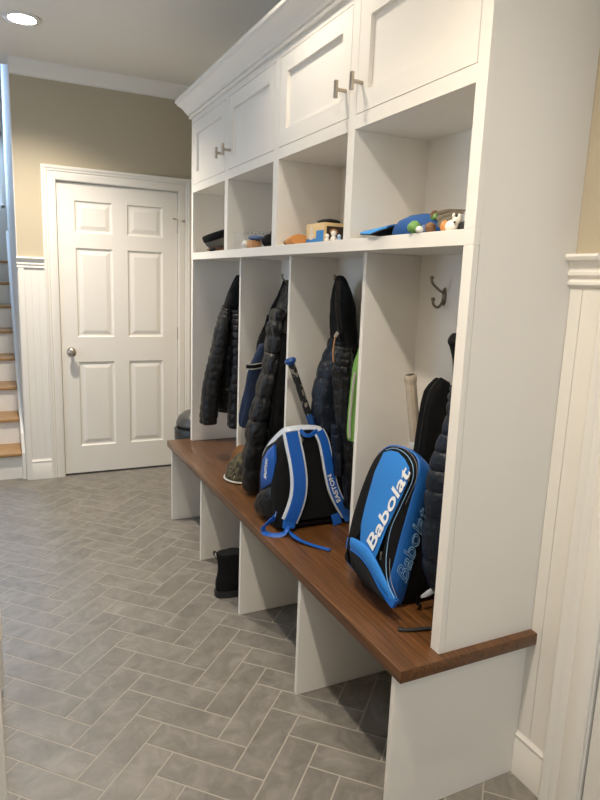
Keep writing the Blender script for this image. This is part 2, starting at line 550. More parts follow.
bm = B(); box(bm, -1.0, -.12, YD+.005, YD+.12, -.001, .004); struct(obj('trim_12', bm, mat('dark_threshold', '#3a342c', .7)))

# ------------------------------------------------------------------ wainscot left of the door and its cap
ZW = 1.537
cap = [(0, 0), (.030, 0), (.033, -.006), (.030, -.013), (.020, -.018), (.014, -.032), (.014, -.036), (.019, -.040), (.019, -.047), (.012, -.054), (.012, -.058), (.016, -.062), (.016, -.068), (.006, -.076), (0, -.078)]
bm = B(); prism(bm, cap, lambda p: Vector((-1.232, YD-p[0], ZW+p[1])), lambda p: Vector((-1.063, YD-p[0], ZW+p[1])))
struct(obj('trim_5', bm, M_trim, smooth=35))
bm = B(); box(bm, -1.224, -1.19, YD-.014, YD, 0, ZW-.05)
xq = -1.19
for k in range(3):
    w = (1.19-1.063)/3
    box(bm, xq+.0012, xq+w-.0012, YD-.007, YD, .10, ZW-.04, .001); xq += w
box(bm, -1.19, -1.063, YD-.004, YD, .1, ZW-.04)
struct(obj('trim_6', bm, M_trim))
base = [(0, 0), (.016, 0), (.016, .112), (.013, .118), (.013, .122), (.016, .126), (.016, .131), (.009, .140), (.006, .148), (0, .150)]
bm = B(); prism(bm, base, lambda p: Vector((-1.19, YD-p[0], p[1])), lambda p: Vector((-1.063, YD-p[0], p[1])))
struct(obj('baseboard_back', bm, M_trim, smooth=35))

# ------------------------------------------------------------------ right wall by the locker end: wainscot, cap, baseboard, casing, second door
bm = B(); prism(bm, [(1.25*a, 1.12*b) for a, b in cap], lambda p: Vector((-p[0], -.0985, ZW+p[1])), lambda p: Vector((-p[0], -.0005, ZW+p[1])))
struct(obj('trim_7', bm, M_trim, smooth=35))
bm = B(); box(bm, -.008, 0, -.0995, -.0405, .10, ZW-.05, .001); box(bm, -.008, 0, -.039, -.0006, .10, ZW-.05, .001); box(bm, -.003, 0, -.0995, -.0005, .1, ZW-.05); box(bm, -.008, -.0012, -.0006, .0083, .14, ZB-TB-.001)
struct(obj('trim_8', bm, M_trim))
bm = B(); prism(bm, base, lambda p: Vector((-p[0], -.0995, p[1])), lambda p: Vector((-p[0], .0080, p[1])))
struct(obj('baseboard_right', bm, M_trim, smooth=35))
casing_w = [(a*1.28, h) for a, h in casing]
bm = B()
ya, yb, zt = -.215, -.955, 2.03
sweep(bm, [[Vector((-h, ya+a, 0)) for a, h in casing_w], [Vector((-h, ya+a, zt+a)) for a, h in casing_w], [Vector((-h, yb-a, zt+a)) for a, h in casing_w], [Vector((-h, yb-a, 0)) for a, h in casing_w]])
struct(obj('trim_9', bm, M_trim, smooth=35))
bm = B()
box(bm, .0, .12, -.218, -.100, 0, 2.06); box(bm, .0, .12, -1.06, -.952, 0, 2.06); box(bm, 0, .12, -1.06, -.1, 2.028, 2.06)
struct(obj('trim_10', bm, M_trim))
bm = B(); box(bm, .006, .042, -.948, -.222, .01, 2.025, .002)
d2 = struct(obj('door_2', bm, M_trim))
bm = B(); lathe(bm, [(.0, 0), (.031, 0), (.031, .005), (.012, .012), (.010, .03), (.022, .036), (.028, .048), (.027, .060), (.018, .067), (0, .069)], (.006, -.885, .93), (-1, 0, 0))
obj('door_knob', bm, M_nickel, d2, smooth=40)

# ------------------------------------------------------------------ left side: edge of a casing close to the camera and an open door beyond it
bm = B(); box(bm, -1.52, -1.396, .28, .35, 0, 2.1, .003); struct(obj('trim_11', bm, M_trim))
bm = B(); Md = Matrix.Translation((-1.400, 1.0, 0)) @ Matrix.Rotation(math.radians(-24), 4, 'Z')
box(bm, -.72, 0, -.036, 0, .012, 2.03, .002, Md)
d3 = struct(obj('door_3', bm, M_trim))
bm = B(); box(bm, -.004, .003, -.030, -.006, .20, .29, 0, Md); obj('hinge', bm, mat('cream_metal', '#efe4d0', .4), d3)

# ------------------------------------------------------------------ stairs beyond the opening
st = thing('staircase', 'white staircase with oak treads rising beyond the opening left of the door', 'stairs', (-1.85, YD+.05, 0))
RISE, RUN, Y0 = .192, .262, 3.485
for k in range(8):
    y = Y0+RUN*k; z = RISE*k
    bm = B(); box(bm, -2.5, -1.252, y, y+.018, z, z+RISE-.026); obj('riser', bm, M_trim, st)
    bm = B()
    box(bm, -2.5, -1.252, y-.028, y+RUN+.018 if k < 7 else 5.88, z+RISE-.026, z+RISE, .009); obj('tread', bm, M_oak, st, smooth=40)
bm = B()
sk = [(Y0-.03, 0), (Y0-.03, .19), (Y0+.02, .32), (Y0+RUN*8, RISE*8+.28), (Y0+RUN*8, 0)]
prism(bm, sk, lambda p: Vector((-1.252, p[0], p[1])), lambda p: Vector((-1.230, p[0], p[1])))
obj('skirt_board', bm, M_trim, st)

# ------------------------------------------------------------------ recessed ceiling lights
for i, (x, y, e) in enumerate(LAMPS):
    t = thing('recessed_light', ['round recessed ceiling light glowing near the crown moulding above the white door',
                                 'recessed ceiling light close in front of the upper cabinet doors',
                                 'recessed ceiling light over the near end of the room',
                                 'recessed ceiling light behind the camera near the rear window'][i], 'ceiling light', (x, y, CEIL), 'recessed ceiling lights')
    bm = B(); lathe(bm, [(.066, .001), (.095, 0), (.096, -.004), (.090, -.007), (.070, -.007), (.066, -.002)], (x, y, CEIL), (0, 0, 1), 40)
    bm.faces.ensure_lookup_table()
    obj('trim_ring', bm, M_trim, t, smooth=40)
    bm = B(); lathe(bm, [(0, -.0075), (.069, -.0065), (.0695, -.002), (0, -.001)], (x, y, CEIL), (0, 0, 1), 40)
    obj('lens', bm, emis('lamp_glow', (1, .92, .80, 1), 22), t)
    l = bpy.data.lights.new('lamp', 'SPOT'); l.energy = LAMP_W*e; l.color = LAMP_COL; l.spot_size = math.radians(132); l.spot_blend = .9; l.shadow_soft_size = .045
    lo = bpy.data.objects.new('lamp', l); COL.objects.link(lo); lo.location = (0, 0, -.02); lo.parent = t

# ------------------------------------------------------------------ upper cabinet: cubbies, doors, crown
uc = thing('upper_cabinet', 'white upper cabinet with four shaker doors over open cubbies and a crown moulding', 'cabinet', (-D/2, L/2, ZS))
ZC = 2.3095
SH = ZS+TS
stiles = [(0, .039), (.588, .631), (1.178, 1.226), (1.778, 1.823), (2.372, L)]
bays = [(stiles[i][1], stiles[i+1][0]) for i in range(4)]
FT = .019
bm = B(); box(bm, -D, -D+FT, 0, L, ZS, SH, .0012); box(bm, -D+FT, -.001, .0196, L-.019, ZS, SH); obj('shelf', bm, M_cab, uc)
bm = B()
for a, b in stiles: box(bm, -D, -D+FT, a, b, SH, 2.276)
for a, b in bays: box(bm, -D, -D+FT, a, b, 1.909, 1.950)
box(bm, -D, -D+FT, 0, L, 2.276, ZC)
obj('face_frame', bm, M_cab, uc)
for a, b in ((.0006, .0196), (L-.019, L)):
    bm = B(); box(bm, -D+FT, -.001, a, b, ZS, 2.34); obj('side_panel', bm, M_cab, uc)
for a, b in stiles[1:-1]:
    bm = B(); box(bm, -D+FT, XB, a, b, SH, 2.30); obj('divider', bm, M_cab, uc)
bm = B(); box(bm, XB, XB+.01, .019, L-.019, SH, 2.30); obj('back_panel', bm, M_cab, uc)
bm = B(); box(bm, -D+FT, XB, .019, L-.019, 1.909, 1.925); obj('cubby_ceiling', bm, M_cab, uc)
bm = B(); box(bm, -D+FT, 0, .019, L-.019, 2.30, 2.34); obj('top_panel', bm, M_cab, uc)
G = .0022
for i, (a, b) in enumerate(bays):
    y0, y1, z0, z1 = a+G, b-G, 1.950+G, 2.276-G
    bm = B(); w = .060
    loops = []
    for ins, dep in ((0, 0), (w, 0), (w+.0025, .0125), (w+.0025, .0125)):
        loops.append([bm.verts.new((-D+dep, p, q)) for p, q in ((y0+ins, z0+ins), (y1-ins, z0+ins), (y1-ins, z1-ins), (y0+ins, z1-ins))])
    loops.pop()
    back = [bm.verts.new((-D+.02, p, q)) for p, q in ((y0, z0), (y1, z0), (y1, z1), (y0, z1))]
    for A, Bq in zip([back]+loops, loops):
        for k in range(4): bm.faces.new((A[k], A[(k+1) % 4], Bq[(k+1) % 4], Bq[k]))
    bm.faces.new(loops[-1]); bm.faces.new(back[::-1])
    d = obj('door', bm, M_cab, uc)
    yk = (b-.030) if i in (0, 2) else (a+.030)
    yk = {0: .588-.030, 1: .631+.026, 2: 1.778-.028, 3: 1.823+.028}[i]
    bm = B(); zk = 2.035
    tube(bm, [(-D, yk, zk), (-D-.034, yk, zk)], .0062, 14)
    box(bm, -D-.042, -D-.031, yk-.006, yk+.006, zk-.026, zk+.026, .0015)
    obj('knob', bm, M_nickel, d, smooth=40)
cr = [(0, 2.302), (.011, 2.302), (.015, 2.309), (.011, 2.317), (.019, 2.320), (.023, 2.330), (.029, 2.334), (.034, 2.344), (.044, 2.358), (.060, 2.372), (.068, 2.378), (.068, 2.384), (.076, 2.388), (.076, 2.402), (0, 2.402)]
bm = B()
sweep(bm, [[Vector((0, -d, z)) for d, z in cr], [Vector((-D-d, -d, z)) for d, z in cr], [Vector((-D-d, L+d, z)) for d, z in cr], [Vector((0, L+d, z)) for d, z in cr]])
obj('crown_moulding', bm, M_cab, uc, smooth=30)

# ------------------------------------------------------------------ coat locker between bench and cubbies
cl = thing('coat_locker', 'tall white coat locker of four open bays standing on the wooden bench', 'locker', (-D/2, L/2, ZB))
ZL1 = ZS-.0002
LD = [(.5836, .6026), (1.1685, 1.1875), (1.7531, 1.7721)]
bm = B(); box(bm, -D, -D+FT-.0008, 0, .036, ZB, ZL1, .001); obj('face_stile', bm, M_cab, cl)
bm = B(); box(bm, -D+FT, -.001, .0006, .0196, ZB, ZS); obj('side_panel', bm, M_cab, cl)
bm = B(); box(bm, -D, -.001, 2.372, L, ZB, ZL1, .001); obj('side_panel', bm, M_cab, cl)
for a, b in LD:
    bm = B(); box(bm, -.276, XB, a, b, ZB, ZL1, .001); obj('divider', bm, M_cab, cl)
bm = B(); box(bm, XB, XB+.012, .0196, 2.372, ZB, ZL1); obj('back_panel', bm, M_cab, cl)
def coat_hook(y, z, parent):
    bm = B(); x = XB
    prof = []
    for k in range(20):
        t = 2*PI*k/20
        prof.append((y+.011*math.cos(t), z+.030*math.sin(t)))
    prism(bm, prof, lambda p: Vector((x, p[0], p[1])), lambda p: Vector((x-.005, y+(p[0]-y)*.8, z+(p[1]-z)*.9)))
    upc = smooth_pts([(x-.004, y, z+.012), (x-.020, y, z+.018), (x-.042, y, z+.033), (x-.052, y, z+.042), (x-.056, y, z+.052), (x-.055, y, z+.057)], 4)
    tube(bm, upc, .0042, 10)
    bmesh.ops.create_uvsphere(bm, u_segments=12, v_segments=8, radius=.0068, matrix=Matrix.Translation(upc[-1]))
    lo = smooth_pts([(x-.004, y, z-.010), (x-.016, y, z-.030), (x-.030, y, z-.034), (x-.043, y, z-.024), (x-.045, y, z-.010)], 4)
    tube(bm, lo, .0042, 10)
    bmesh.ops.create_uvsphere(bm, u_segments=12, v_segments=8, radius=.0068, matrix=Matrix.Translation(lo[-1]))
    for dz in (.020, -.018): lathe(bm, [(.004, 0), (.0035, .002), (0, .0025)], (x-.005, y, z+dz), (-1, 0, 0), 10)
    obj('coat_hook', bm, M_dark_metal, parent, smooth=50)
for y in (.447, .17, 1.09, .78, 1.615, 1.40, 2.14, 1.93): coat_hook(y, 1.412, cl)

# ------------------------------------------------------------------ bench
be = thing('storage_bench', 'long bench with walnut stained top on five white support panels', 'bench', (-DB/2, L/2, 0))
bm = B(); box(bm, -DB, -.001, -.024, L+.029, ZB-TB, ZB-.0004, .003); obj('bench_top', bm, M_wood, be, smooth=35)
for y in (.0085, .5836, 1.1685, 1.7531, 2.349):
    bm = B(); box(bm, -.4679, -.001, y, y+.019, .0005, ZB-TB-.0003, .0012); obj('support_panel', bm, M_cab, be)

# ------------------------------------------------------------------ garments: lofts of bulging oval sections
def lerp_keys(keys, t):
    """keys: tuples of equal length, t in 0..1 -> interpolated tuple (Catmull-Rom)"""
    n = len(keys)-1
    f = min(max(t, 0), 1)*n
    i = min(int(f), n-1); u = f-i
    k0, k1, k2, k3 = keys[max(i-1, 0)], keys[i], keys[i+1], keys[min(i+2, n)]
    return tuple(.5*(2*b+(-a+c)*u+(2*a-5*b+4*c-d)*u*u+(-a+3*b-3*c+d)*u**3) for a, b, c, d in zip(k0, k1, k2, k3))

def loft(bm, keys, yc, ry, rows=60, seg=36, channels=0, amp=.006, folds=.006, seed=0, exp=2.3, waves=5):
    """keys: (picture row, left edge, right edge) of the garment in the plane y = yc; ry: half depth along y (number or list of pairs)"""
    ks = []
    for i, k in enumerate(keys):
        r = ry if not isinstance(ry, (list, tuple)) else ry[i]
        a, b = at(k[1], k[0], 'y', yc), at(k[2], k[0], 'y', yc)
        c = (a+b)/2; w = abs(b.x-a.x)/2
        kk = (c.x-CX)/(c.y-CY)
        r = min(r, w*.92/max(kk, .05))
        rx = math.sqrt(max(w*w-(r*kk)**2, (w*.35)**2))
        ks.append((c.x, yc, c.z, rx, r))
    rings = []
    n = rows
    for i in range(n+1):
        t = i/n
        x, y, z, rx, r = lerp_keys(ks, t)
        e = min(t, 1-t)*n
        sc = 1.0
        if i == 0 or i == n: sc = .55
        elif i == 1 or i == n-1: sc = .88
        q = 0
        if channels:
            q = amp*(abs(math.sin(PI*channels*t))**.42-.75)
        ring = []
        for k in range(seg):
            th = 2*PI*k/seg
            c, s = math.cos(th), math.sin(th)
            px = math.copysign(abs(c)**(2/exp), c); py = math.copysign(abs(s)**(2/exp), s)
            nz = noise.noise(Vector((c*1.6+seed*3.1, s*1.6+seed, z*9)))
            nf = noise.noise(Vector((c*6+seed, s*6, z*26+seed)))
            d = q*(.75+.7*noise.noise(Vector((c*3, s*3, z*14+seed)))) + folds*nz + folds*.5*nf + folds*(.25 if channels else .8)*math.sin(waves*th+seed+2.5*nz)
            ring.append(bm.verts.new((min(x+(rx+d)*px*sc, XB-.004), y+(r+d)*py*sc, z)))
        rings.append(ring)
    for A, Bq in zip(rings, rings[1:]):
        for k in range(seg):
            bm.faces.new((A[k], A[(k+1) % seg], Bq[(k+1) % seg], Bq[k]))
    bm.faces.new(rings[0][::-1]); bm.faces.new(rings[-1])
    return bm

def garment(name, parent, material, *lofts, **kw):
    bm = B()
    for l in lofts: loft(bm, *l[:3], **(l[3] if len(l) > 3 else {}))
    return obj(name, bm, material, parent, smooth=50, label=kw.get('label'))

# leftmost bay: short black down jacket hung by its hood
j = thing('down_jacket', 'short black down jacket with fine quilting hanging in the leftmost bay nearest the white door', 'jacket', (-.2, 2.08, .66), 'coats hanging in the locker bays')
garment('hood', j, M_blk_matte, ([(275, 236.6, 240), (280, 234, 243), (290, 229.5, 246), (300, 225.5, 248), (309, 223, 249)], 2.09, .06, dict(rows=26, folds=.004, seed=2)))
garment('body', j, M_blk, ([(305, 223, 249), (314, 220.5, 251), (330, 217.5, 253), (360, 214, 254), (392, 213, 254), (411, 216, 252)], 2.13, .085, dict(rows=96, channels=16, amp=.006, seed=4)))
garment('sleeve', j, M_blk, ([(308, 221.5, 231), (322, 217.5, 230), (345, 211.5, 227), (372, 205.5, 223), (400, 201.5, 219), (424, 199.8, 216.5)], 2.03, .055, dict(rows=100, channels=17, amp=.0065, folds=.005, seed=6)))
garment('sleeve', j, M_blk, ([(310, 232, 246), (330, 231.5, 246), (360, 230.5, 245), (395, 228.5, 243), (428, 227.5, 241.5)], 1.95, .05, dict(rows=90, channels=15, amp=.0065, folds=.005, seed=8)))
bm = B(); tube(bm, [at(228, 312, 'y', 2.0), at(227, 340, 'y', 2.0), at(225, 380, 'y', 2.01), at(223, 408, 'y', 2.02)], .004, 8)
obj('zipper', bm, M_blk_matte, j, smooth=50)

# second bay: black jacket, navy garment and long puffer, one in front of another
j = thing('black_jacket', 'black jacket with stand-up collar hanging on the hook behind the long quilted coat', 'jacket', (-.15, 1.63, .8), 'coats hanging in the locker bays')
garment('collar', j, M_blk_matte, ([(280, 284, 288), (286, 282, 291), (297, 277, 293), (309, 270.5, 293), (318, 268, 293)], 1.66, .045, dict(rows=30, folds=.004, seed=3)))
garment('body', j, M_blk_matte, ([(314, 268, 293), (324, 266, 293), (338, 260, 291), (352, 256.5, 289), (375, 255, 287), (405, 252, 285)], 1.67, .04, dict(rows=50, folds=.006, seed=5)))
j = thing('navy_garment', 'navy blue cloth garment with a seamed waist pocket hanging half behind the long black coat', 'clothing', (-.27, 1.62, .74), 'coats hanging in the locker bays')
garment('body', j, M_navy_cloth, ([(344, 259, 268), (354, 254.5, 270), (364, 250, 271), (380, 246, 271), (400, 242, 268), (418, 238.5, 262), (427, 239.5, 258)], 1.585, .035, dict(rows=60, folds=.005, seed=9, waves=3)))
bm = B()
pl = [at(246.2+k*2.6, 366.6+math.sin(k*.5)*.8-.25*k, 'y', 1.535-.004*min(k, 6-k)) for k in range(7)]
strip(bm, pl, (0, 0, 1), .016, .004); obj('pocket_seam', bm, M_blk_matte, j, smooth=40)
for dz in (.011, -.011):
    bm = B(); strip(bm, [p+Vector((0, -.001, dz)) for p in pl], (0, 0, 1), .004, .004); obj('piping', bm, M_pale, j, smooth=40)

j = thing('puffer_coat', 'long black puffer coat with wide quilting reaching down to the bench seat', 'coat', (-.25, 1.43, ZB), 'coats hanging in the locker bays')
garment('body', j, M_blk, ([(284, 285, 290.5), (297, 280, 293), (312, 275, 293.5), (335, 268, 294), (365, 264, 294), (400, 259, 294), (435, 255, 293.5), (468, 254, 293), (480, 256, 292)], 1.43, .075, dict(rows=110, channels=9, amp=.006, folds=.008, seed=12)))
garment('sleeve', j, M_blk, ([(308, 272, 284), (325, 268, 281), (345, 266, 279.5), (370, 261.5, 276), (400, 254, 271), (430, 246.5, 266), (460, 243, 263), (490.5, 243, 262)], 1.36, .055, dict(rows=120, channels=9, amp=.014, folds=.007, seed=14)))
bm = B(); tube(bm, smooth_pts([at(283, 322, 'y', 1.34), at(279.5, 350, 'y', 1.335), at(275, 390, 'y', 1.33), at(270, 430, 'y', 1.33), at(266, 470, 'y', 1.33)]), .0045, 8)
obj('zipper', bm, M_blk_matte, j, smooth=50)
bm = B(); strip(bm, [at(284+k*.9, 333-k*4.2, 'y', 1.325+.012*k) for k in range(6)], (1, -.2, .3), .03, .006); obj('lining', bm, mat('dark_grey_lining', '#2c2a27', .7), j, smooth=40)

# third bay: navy and black hooded jacket, green garment behind it
j = thing('hooded_jacket', 'dark navy quilted jacket with a big black hood hanging above the blue and black backpack', 'jacket', (-.16, .95, .6), 'coats hanging in the locker bays')
garment('hood', j, M_blk_matte, ([(275.5, 337.6, 341.5), (280, 335.5, 345.5), (290, 333, 350), (305, 331, 354.5), (322, 330.2, 357), (338, 331, 357.2), (350, 333.5, 356)], .98, .075, dict(rows=40, folds=.005, seed=21, waves=3)))
bm = B(); strip(bm, smooth_pts([at(339, 281, 'y', .89), at(338, 295, 'y', .885), at(338.5, 312, 'y', .88), at(341, 330, 'y', .885), at(342, 340, 'y', .90)]), (.6, -.4, 0), .020, .010); obj('hood_edge', bm, M_blk, j, smooth=40)
garment('body', j, M_blk, ([(340, 331, 357), (352, 330, 357.5), (375, 328, 358), (410, 327, 358), (424, 329, 357.5)], 1.0, .07, dict(rows=50, channels=5, amp=.006, folds=.006, seed=23)))
garment('sleeve', j, M_navyq, ([(338, 329, 335.5), (348, 326.5, 337), (360, 321.5, 338), (378, 316, 338.5), (400, 311.5, 338.5), (418, 313, 339), (432, 318, 340)], 1.01, .06, dict(rows=70, channels=6, amp=.008, folds=.006, seed=25)), ([(424, 331, 337), (434, 330.5, 341), (450, 331.5, 341.5), (470, 333, 341), (476, 334, 340)], .885, .03, dict(rows=40, channels=4, amp=.006, folds=.004, seed=26)), label='dark navy quilted sleeve')
garment('sleeve', j, M_blk, ([(346, 336, 351), (358, 334, 352), (375, 333, 351), (405, 335, 351), (440, 338.5, 352), (480, 341.5, 353), (510, 344, 354)], .845, .042, dict(rows=100, channels=12, amp=.006, folds=.007, seed=27)))
bm = B(); tube(bm, smooth_pts([at(335.5, 335, 'y', .862), at(333.8, 345, 'y', .858), at(333, 356, 'y', .856), at(333.5, 362, 'y', .856)]), .0028, 8); obj('zipper', bm, M_tan, j, smooth=50)
bm = B(); strip(bm, [at(335.2, 334, 'y', .862), at(337.4, 335.6, 'y', .862)], (0, 0, 1), .022, .003); obj('collar_label', bm, M_pale, j)
j = thing('green_garment', 'bright green cloth garment with a pale edge showing beside the black jacket sleeve', 'clothing', (-.13, .79, .84), 'coats hanging in the locker bays')
garment('body', j, M_green, ([(292, 377, 381), (310, 371, 379), (335, 363, 374), (352, 358, 370), (366, 353.6, 368), (395, 350.3, 369), (418, 348.3, 369), (436, 347.8, 368), (441, 349.5, 365)], .78, .022, dict(rows=70, folds=.003, seed=31, waves=3)))
bm = B(); strip(bm, smooth_pts([at(354.8, 372, 'y', .755), at(352, 395, 'y', .752), at(350, 418, 'y', .752), at(349.4, 438, 'y', .755)]), (1, 0, 0), .008, .005); obj('piping', bm, M_pale, j, smooth=40)

# nearest bay: navy puffer at the end panel
j = thing('navy_puffer', 'navy puffer jacket hanging against the end panel beside the bright blue tennis backpack', 'jacket', (-.2, .125, .6), 'coats hanging in the locker bays')
garment('hood', j, M_blk_matte, ([(334, 453.5, 484), (338, 449.5, 492), (343, 447.5, 494), (349, 450, 494), (365, 453, 492), (392, 452, 488), (402, 450, 486)], .125, .05, dict(rows=40, folds=.002, seed=41)), label='black hood')
garment('body', j, M_navyq, ([(386, 452, 484), (394, 449.3, 490), (404, 447.3, 492), (420, 444.5, 492), (440, 438.5, 490), (458, 433, 488), (480, 428, 482), (505, 424.5, 470), (550, 423, 466), (578, 425.5, 464), (590, 430, 462)], .125, .048, dict(rows=110, channels=11, amp=.009, folds=.005, seed=43)))

# ------------------------------------------------------------------ backpacks
def shell_pt(Mx, a, b, d): return Mx @ Vector((a, b, d))

def ins(outline, delta):
    n = len(outline); out = []
    for i in range(n):
        p0, p1, p2 = Vector(outline[i-1]), Vector(outline[i]), Vector(outline[(i+1) % n])
        e1 = (p1-p0).normalized(); e2 = (p2-p1).normalized()
        nn = Vector((-(e1.y+e2.y), e1.x+e2.x)).normalized()
        out.append(p1+nn*delta)
    return out

def shell(bm, Mf, outline, rings, cap0=True, cap1=True):
    """outline anticlockwise (a,b); rings of (inset, depth)"""
    R = [[bm.verts.new(Mf(p.x, p.y, d)) for p in ins(outline, de)] for de, d in rings]
    n = len(outline)
    for A, Bq in zip(R, R[1:]):
        for k in range(n): bm.faces.new((A[k], A[(k+1) % n], Bq[(k+1) % n], Bq[k]))
    if cap0: bm.faces.new(R[0])
    if cap1: bm.faces.new(R[-1][::-1])
    return bm

def closed_smooth(pts, sub=4):
    n = len(pts); out = []
    for i in range(n):
        p0, p1, p2, p3 = (Vector((*pts[(i+k) % n], 0)) for k in (-1, 0, 1, 2))
        for k in range(sub):
            t = k/sub
            q = .5*((2*p1)+(-p0+p2)*t+(2*p0-5*p1+4*p2-p3)*t*t+(-p0+3*p1-3*p2+p3)*t**3)
            out.append((q.x, q.y))
    return out

def onplane(px, py, O, N):
    d = fw + rt*(px-300)/F_PX - up*(py-400)/F_PX
    c = Vector((CX, CY, CZ)); N = Vector(N)
    return c + d*((Vector(O)-c).dot(N)/d.dot(N))

def pillow(bm, pts3, N, thick, puff=.0):
    """closed outline of 3D points in a plane, thickened along N with a softened edge"""
    N = Vector(N).normalized(); n = len(pts3)
    c = sum(pts3, Vector())/n
    def ring(s, h): return [bm.verts.new(c+(p-c)*s+N*h) for p in pts3]
    R = [ring(1, 0), ring(1, thick*.6), ring(.97, thick), ring(.6, thick+puff*.8)]
    for A, Bq in zip(R, R[1:]):
        for k in range(n): bm.faces.new((A[k], A[(k+1) % n], Bq[(k+1) % n], Bq[k]))
    m = bm.verts.new(c+N*(thick+puff))
    for k in range(n): bm.faces.new((R[-1][k], R[-1][(k+1) % n], m))
    bm.faces.new(R[0][::-1])
    return bm

# ---- blue and black baseball backpack
O1 = Vector((-.25, .905, ZB+.005)); X1 = Vector((1, 0, 0)); U1 = Vector((0, .20, 1)).normalized(); N1 = X1.cross(U1)
bp = thing('baseball_backpack', 'blue and black backpack with white-edged shoulder straps standing in the third bay', 'backpack', O1, 'backpacks on the bench')
def M1(a, b, d):      # depth d goes horizontally towards the wall end, narrowing and sinking a little at the top
    s = max(0, d)
    return O1 + X1*(a*(1-.25*s)) + U1*(b*(1-1.0*s*max(0, b)/.4)) + Vector((-.16*s, 1, 0))*d
out1 = closed_smooth([(-.150, .0), (0, -.0), (.158, .0), (.172, .045), (.160, .16), (.146, .27), (.122, .345), (.07, .392), (-.02, .402), (-.09, .392), (-.128, .345), (-.155, .25), (-.168, .14), (-.166, .04)], 3)
bm = B(); shell(bm, M1, out1, [(.035, -.004), (.018, -.003), (.006, .004), (0, .02), (0, .055)], cap1=False); obj('back_panel', bm, M_blk_matte, bp, smooth=50)
bm = B(); shell(bm, M1, out1, [(0, .055), (-.004, .09), (-.004, .15), (.006, .19), (.04, .21)], cap0=False); obj('body', bm, M_blk_matte, bp, smooth=50)
pi = [at(264, 458, 'y', 1.13), at(266, 452, 'y', 1.12), at(272, 442.5, 'y', 1.08), at(281, 433, 'y', 1.02), at(288, 429.5, 'y', .99), at(300, 427.8, 'y', .985), at(312, 427.6, 'y', .985), at(320, 429, 'y', .985), at(324.5, 432, 'y', .985)]
bm = B(); strip(bm, smooth_pts(pi, 4), [Vector((0, .5, .6))]*33, .022, .008); obj('piping', bm, M_piping, bp, smooth=40)
# shoulder straps: royal blue on a white edged base
def strap(keys, off, w, lab, text=False):
    c = []
    for (px, py), o in zip(keys, off): c.append(onplane(px, py, O1+N1*o, N1))
    c = smooth_pts(c, 5)
    bm = B(); strip(bm, c, X1, w, .012); st_ = obj('shoulder_strap', bm, M_piping, bp, smooth=40)
    t = [p+N1*.004 for p in c]
    bm = B(); strip(bm, t, X1, w*.74, .012); obj('strap_face', bm, M_royal, st_, smooth=40, label='royal blue strap face')
    return st_, t
sA, cA = strap([(291, 432), (293.5, 445), (297, 462), (299, 480), (298, 496), (294, 510), (289.5, 521)], [.010, .018, .026, .030, .028, .022, .014], .072, '')
sB, cB = strap([(318.5, 431), (323, 440), (326.5, 455), (329, 470), (333, 488), (339.5, 503), (346.5, 514)], [.010, .018, .026, .030, .028, .022, .014], .050, '')
p0, p1 = cB[18], cB[24]
d_ = (p1-p0).normalized()
tm = text_bm('EASTON', .026, basis(cB[20]+N1*.0072, -d_, -(N1.cross(d_))), .0004, offset=.0006, width=1.25)
obj('lettering', tm, M_white, sB)
# haul loop, webbing, buckles
bm = B(); strip(bm, smooth_pts([onplane(300, 430, O1+N1*.012, N1), onplane(305, 435, O1+N1*.02, N1), onplane(311, 435, O1+N1*.02, N1), onplane(317, 430.5, O1+N1*.012, N1)]), U1, .016, .008); obj('haul_loop', bm, M_royal, bp, smooth=40)
bm = B(); lathe(bm, [(.010, -.001), (.013, 0), (.010, .001)], onplane(301, 439.5, O1+N1*.012, N1), N1, 16); obj('ring', bm, M_nickel, bp, smooth=40)
zt_ = ZB+.004
web = [onplane(276, 512, O1, N1)+Vector((-.01, -.02, 0)), at(274.5, 518, 'y', .93), at(269, 522, 'y', .93), at(264, 527, 'y', .92), at(263, 531, 'z', zt_+.004), at(267, 534, 'z', zt_), at(276, 535.5, 'z', zt_), at(284, 533.5, 'z', zt_+.006), at(289, 526, 'y', .88)]
bm = B(); strip(bm, smooth_pts(web, 4), [Vector((0, -.3, 1))]*17+[Vector((.3, .6, .35))]*20, .022, .003); obj('webbing', bm, M_royal, bp, smooth=40)
tail = [at(288, 527, 'y', .875), at(291, 533, 'z', zt_+.012), at(298, 539, 'z', zt_+.010), at(308, 543.5, 'z', zt_+.004), at(319, 547, 'z', zt_), at(330, 550, 'z', zt_)]
bm = B(); strip(bm, smooth_pts(tail, 4), (.35, .9, 0), .020, .003); obj('webbing', bm, M_royal, bp, smooth=40)
bm = B(); strip(bm, [onplane(289.5, 517, O1+N1*.016, N1), onplane(288.5, 528, O1+N1*.012, N1)], X1, .05, .016); obj('strap_end', bm, M_blue, bp, smooth=40)
bm = B(); strip(bm, [onplane(345, 510, O1+N1*.016, N1), onplane(350, 518, O1+N1*.014, N1)], X1, .05, .014); obj('strap_end', bm, M_blue, bp, smooth=40)
bm = B(); strip(bm, [onplane(335, 514, O1+N1*.012, N1), onplane(337.5, 524, O1+N1*.010, N1)], X1, .038, .008); obj('strap_end', bm, M_royal, bp, smooth=40)
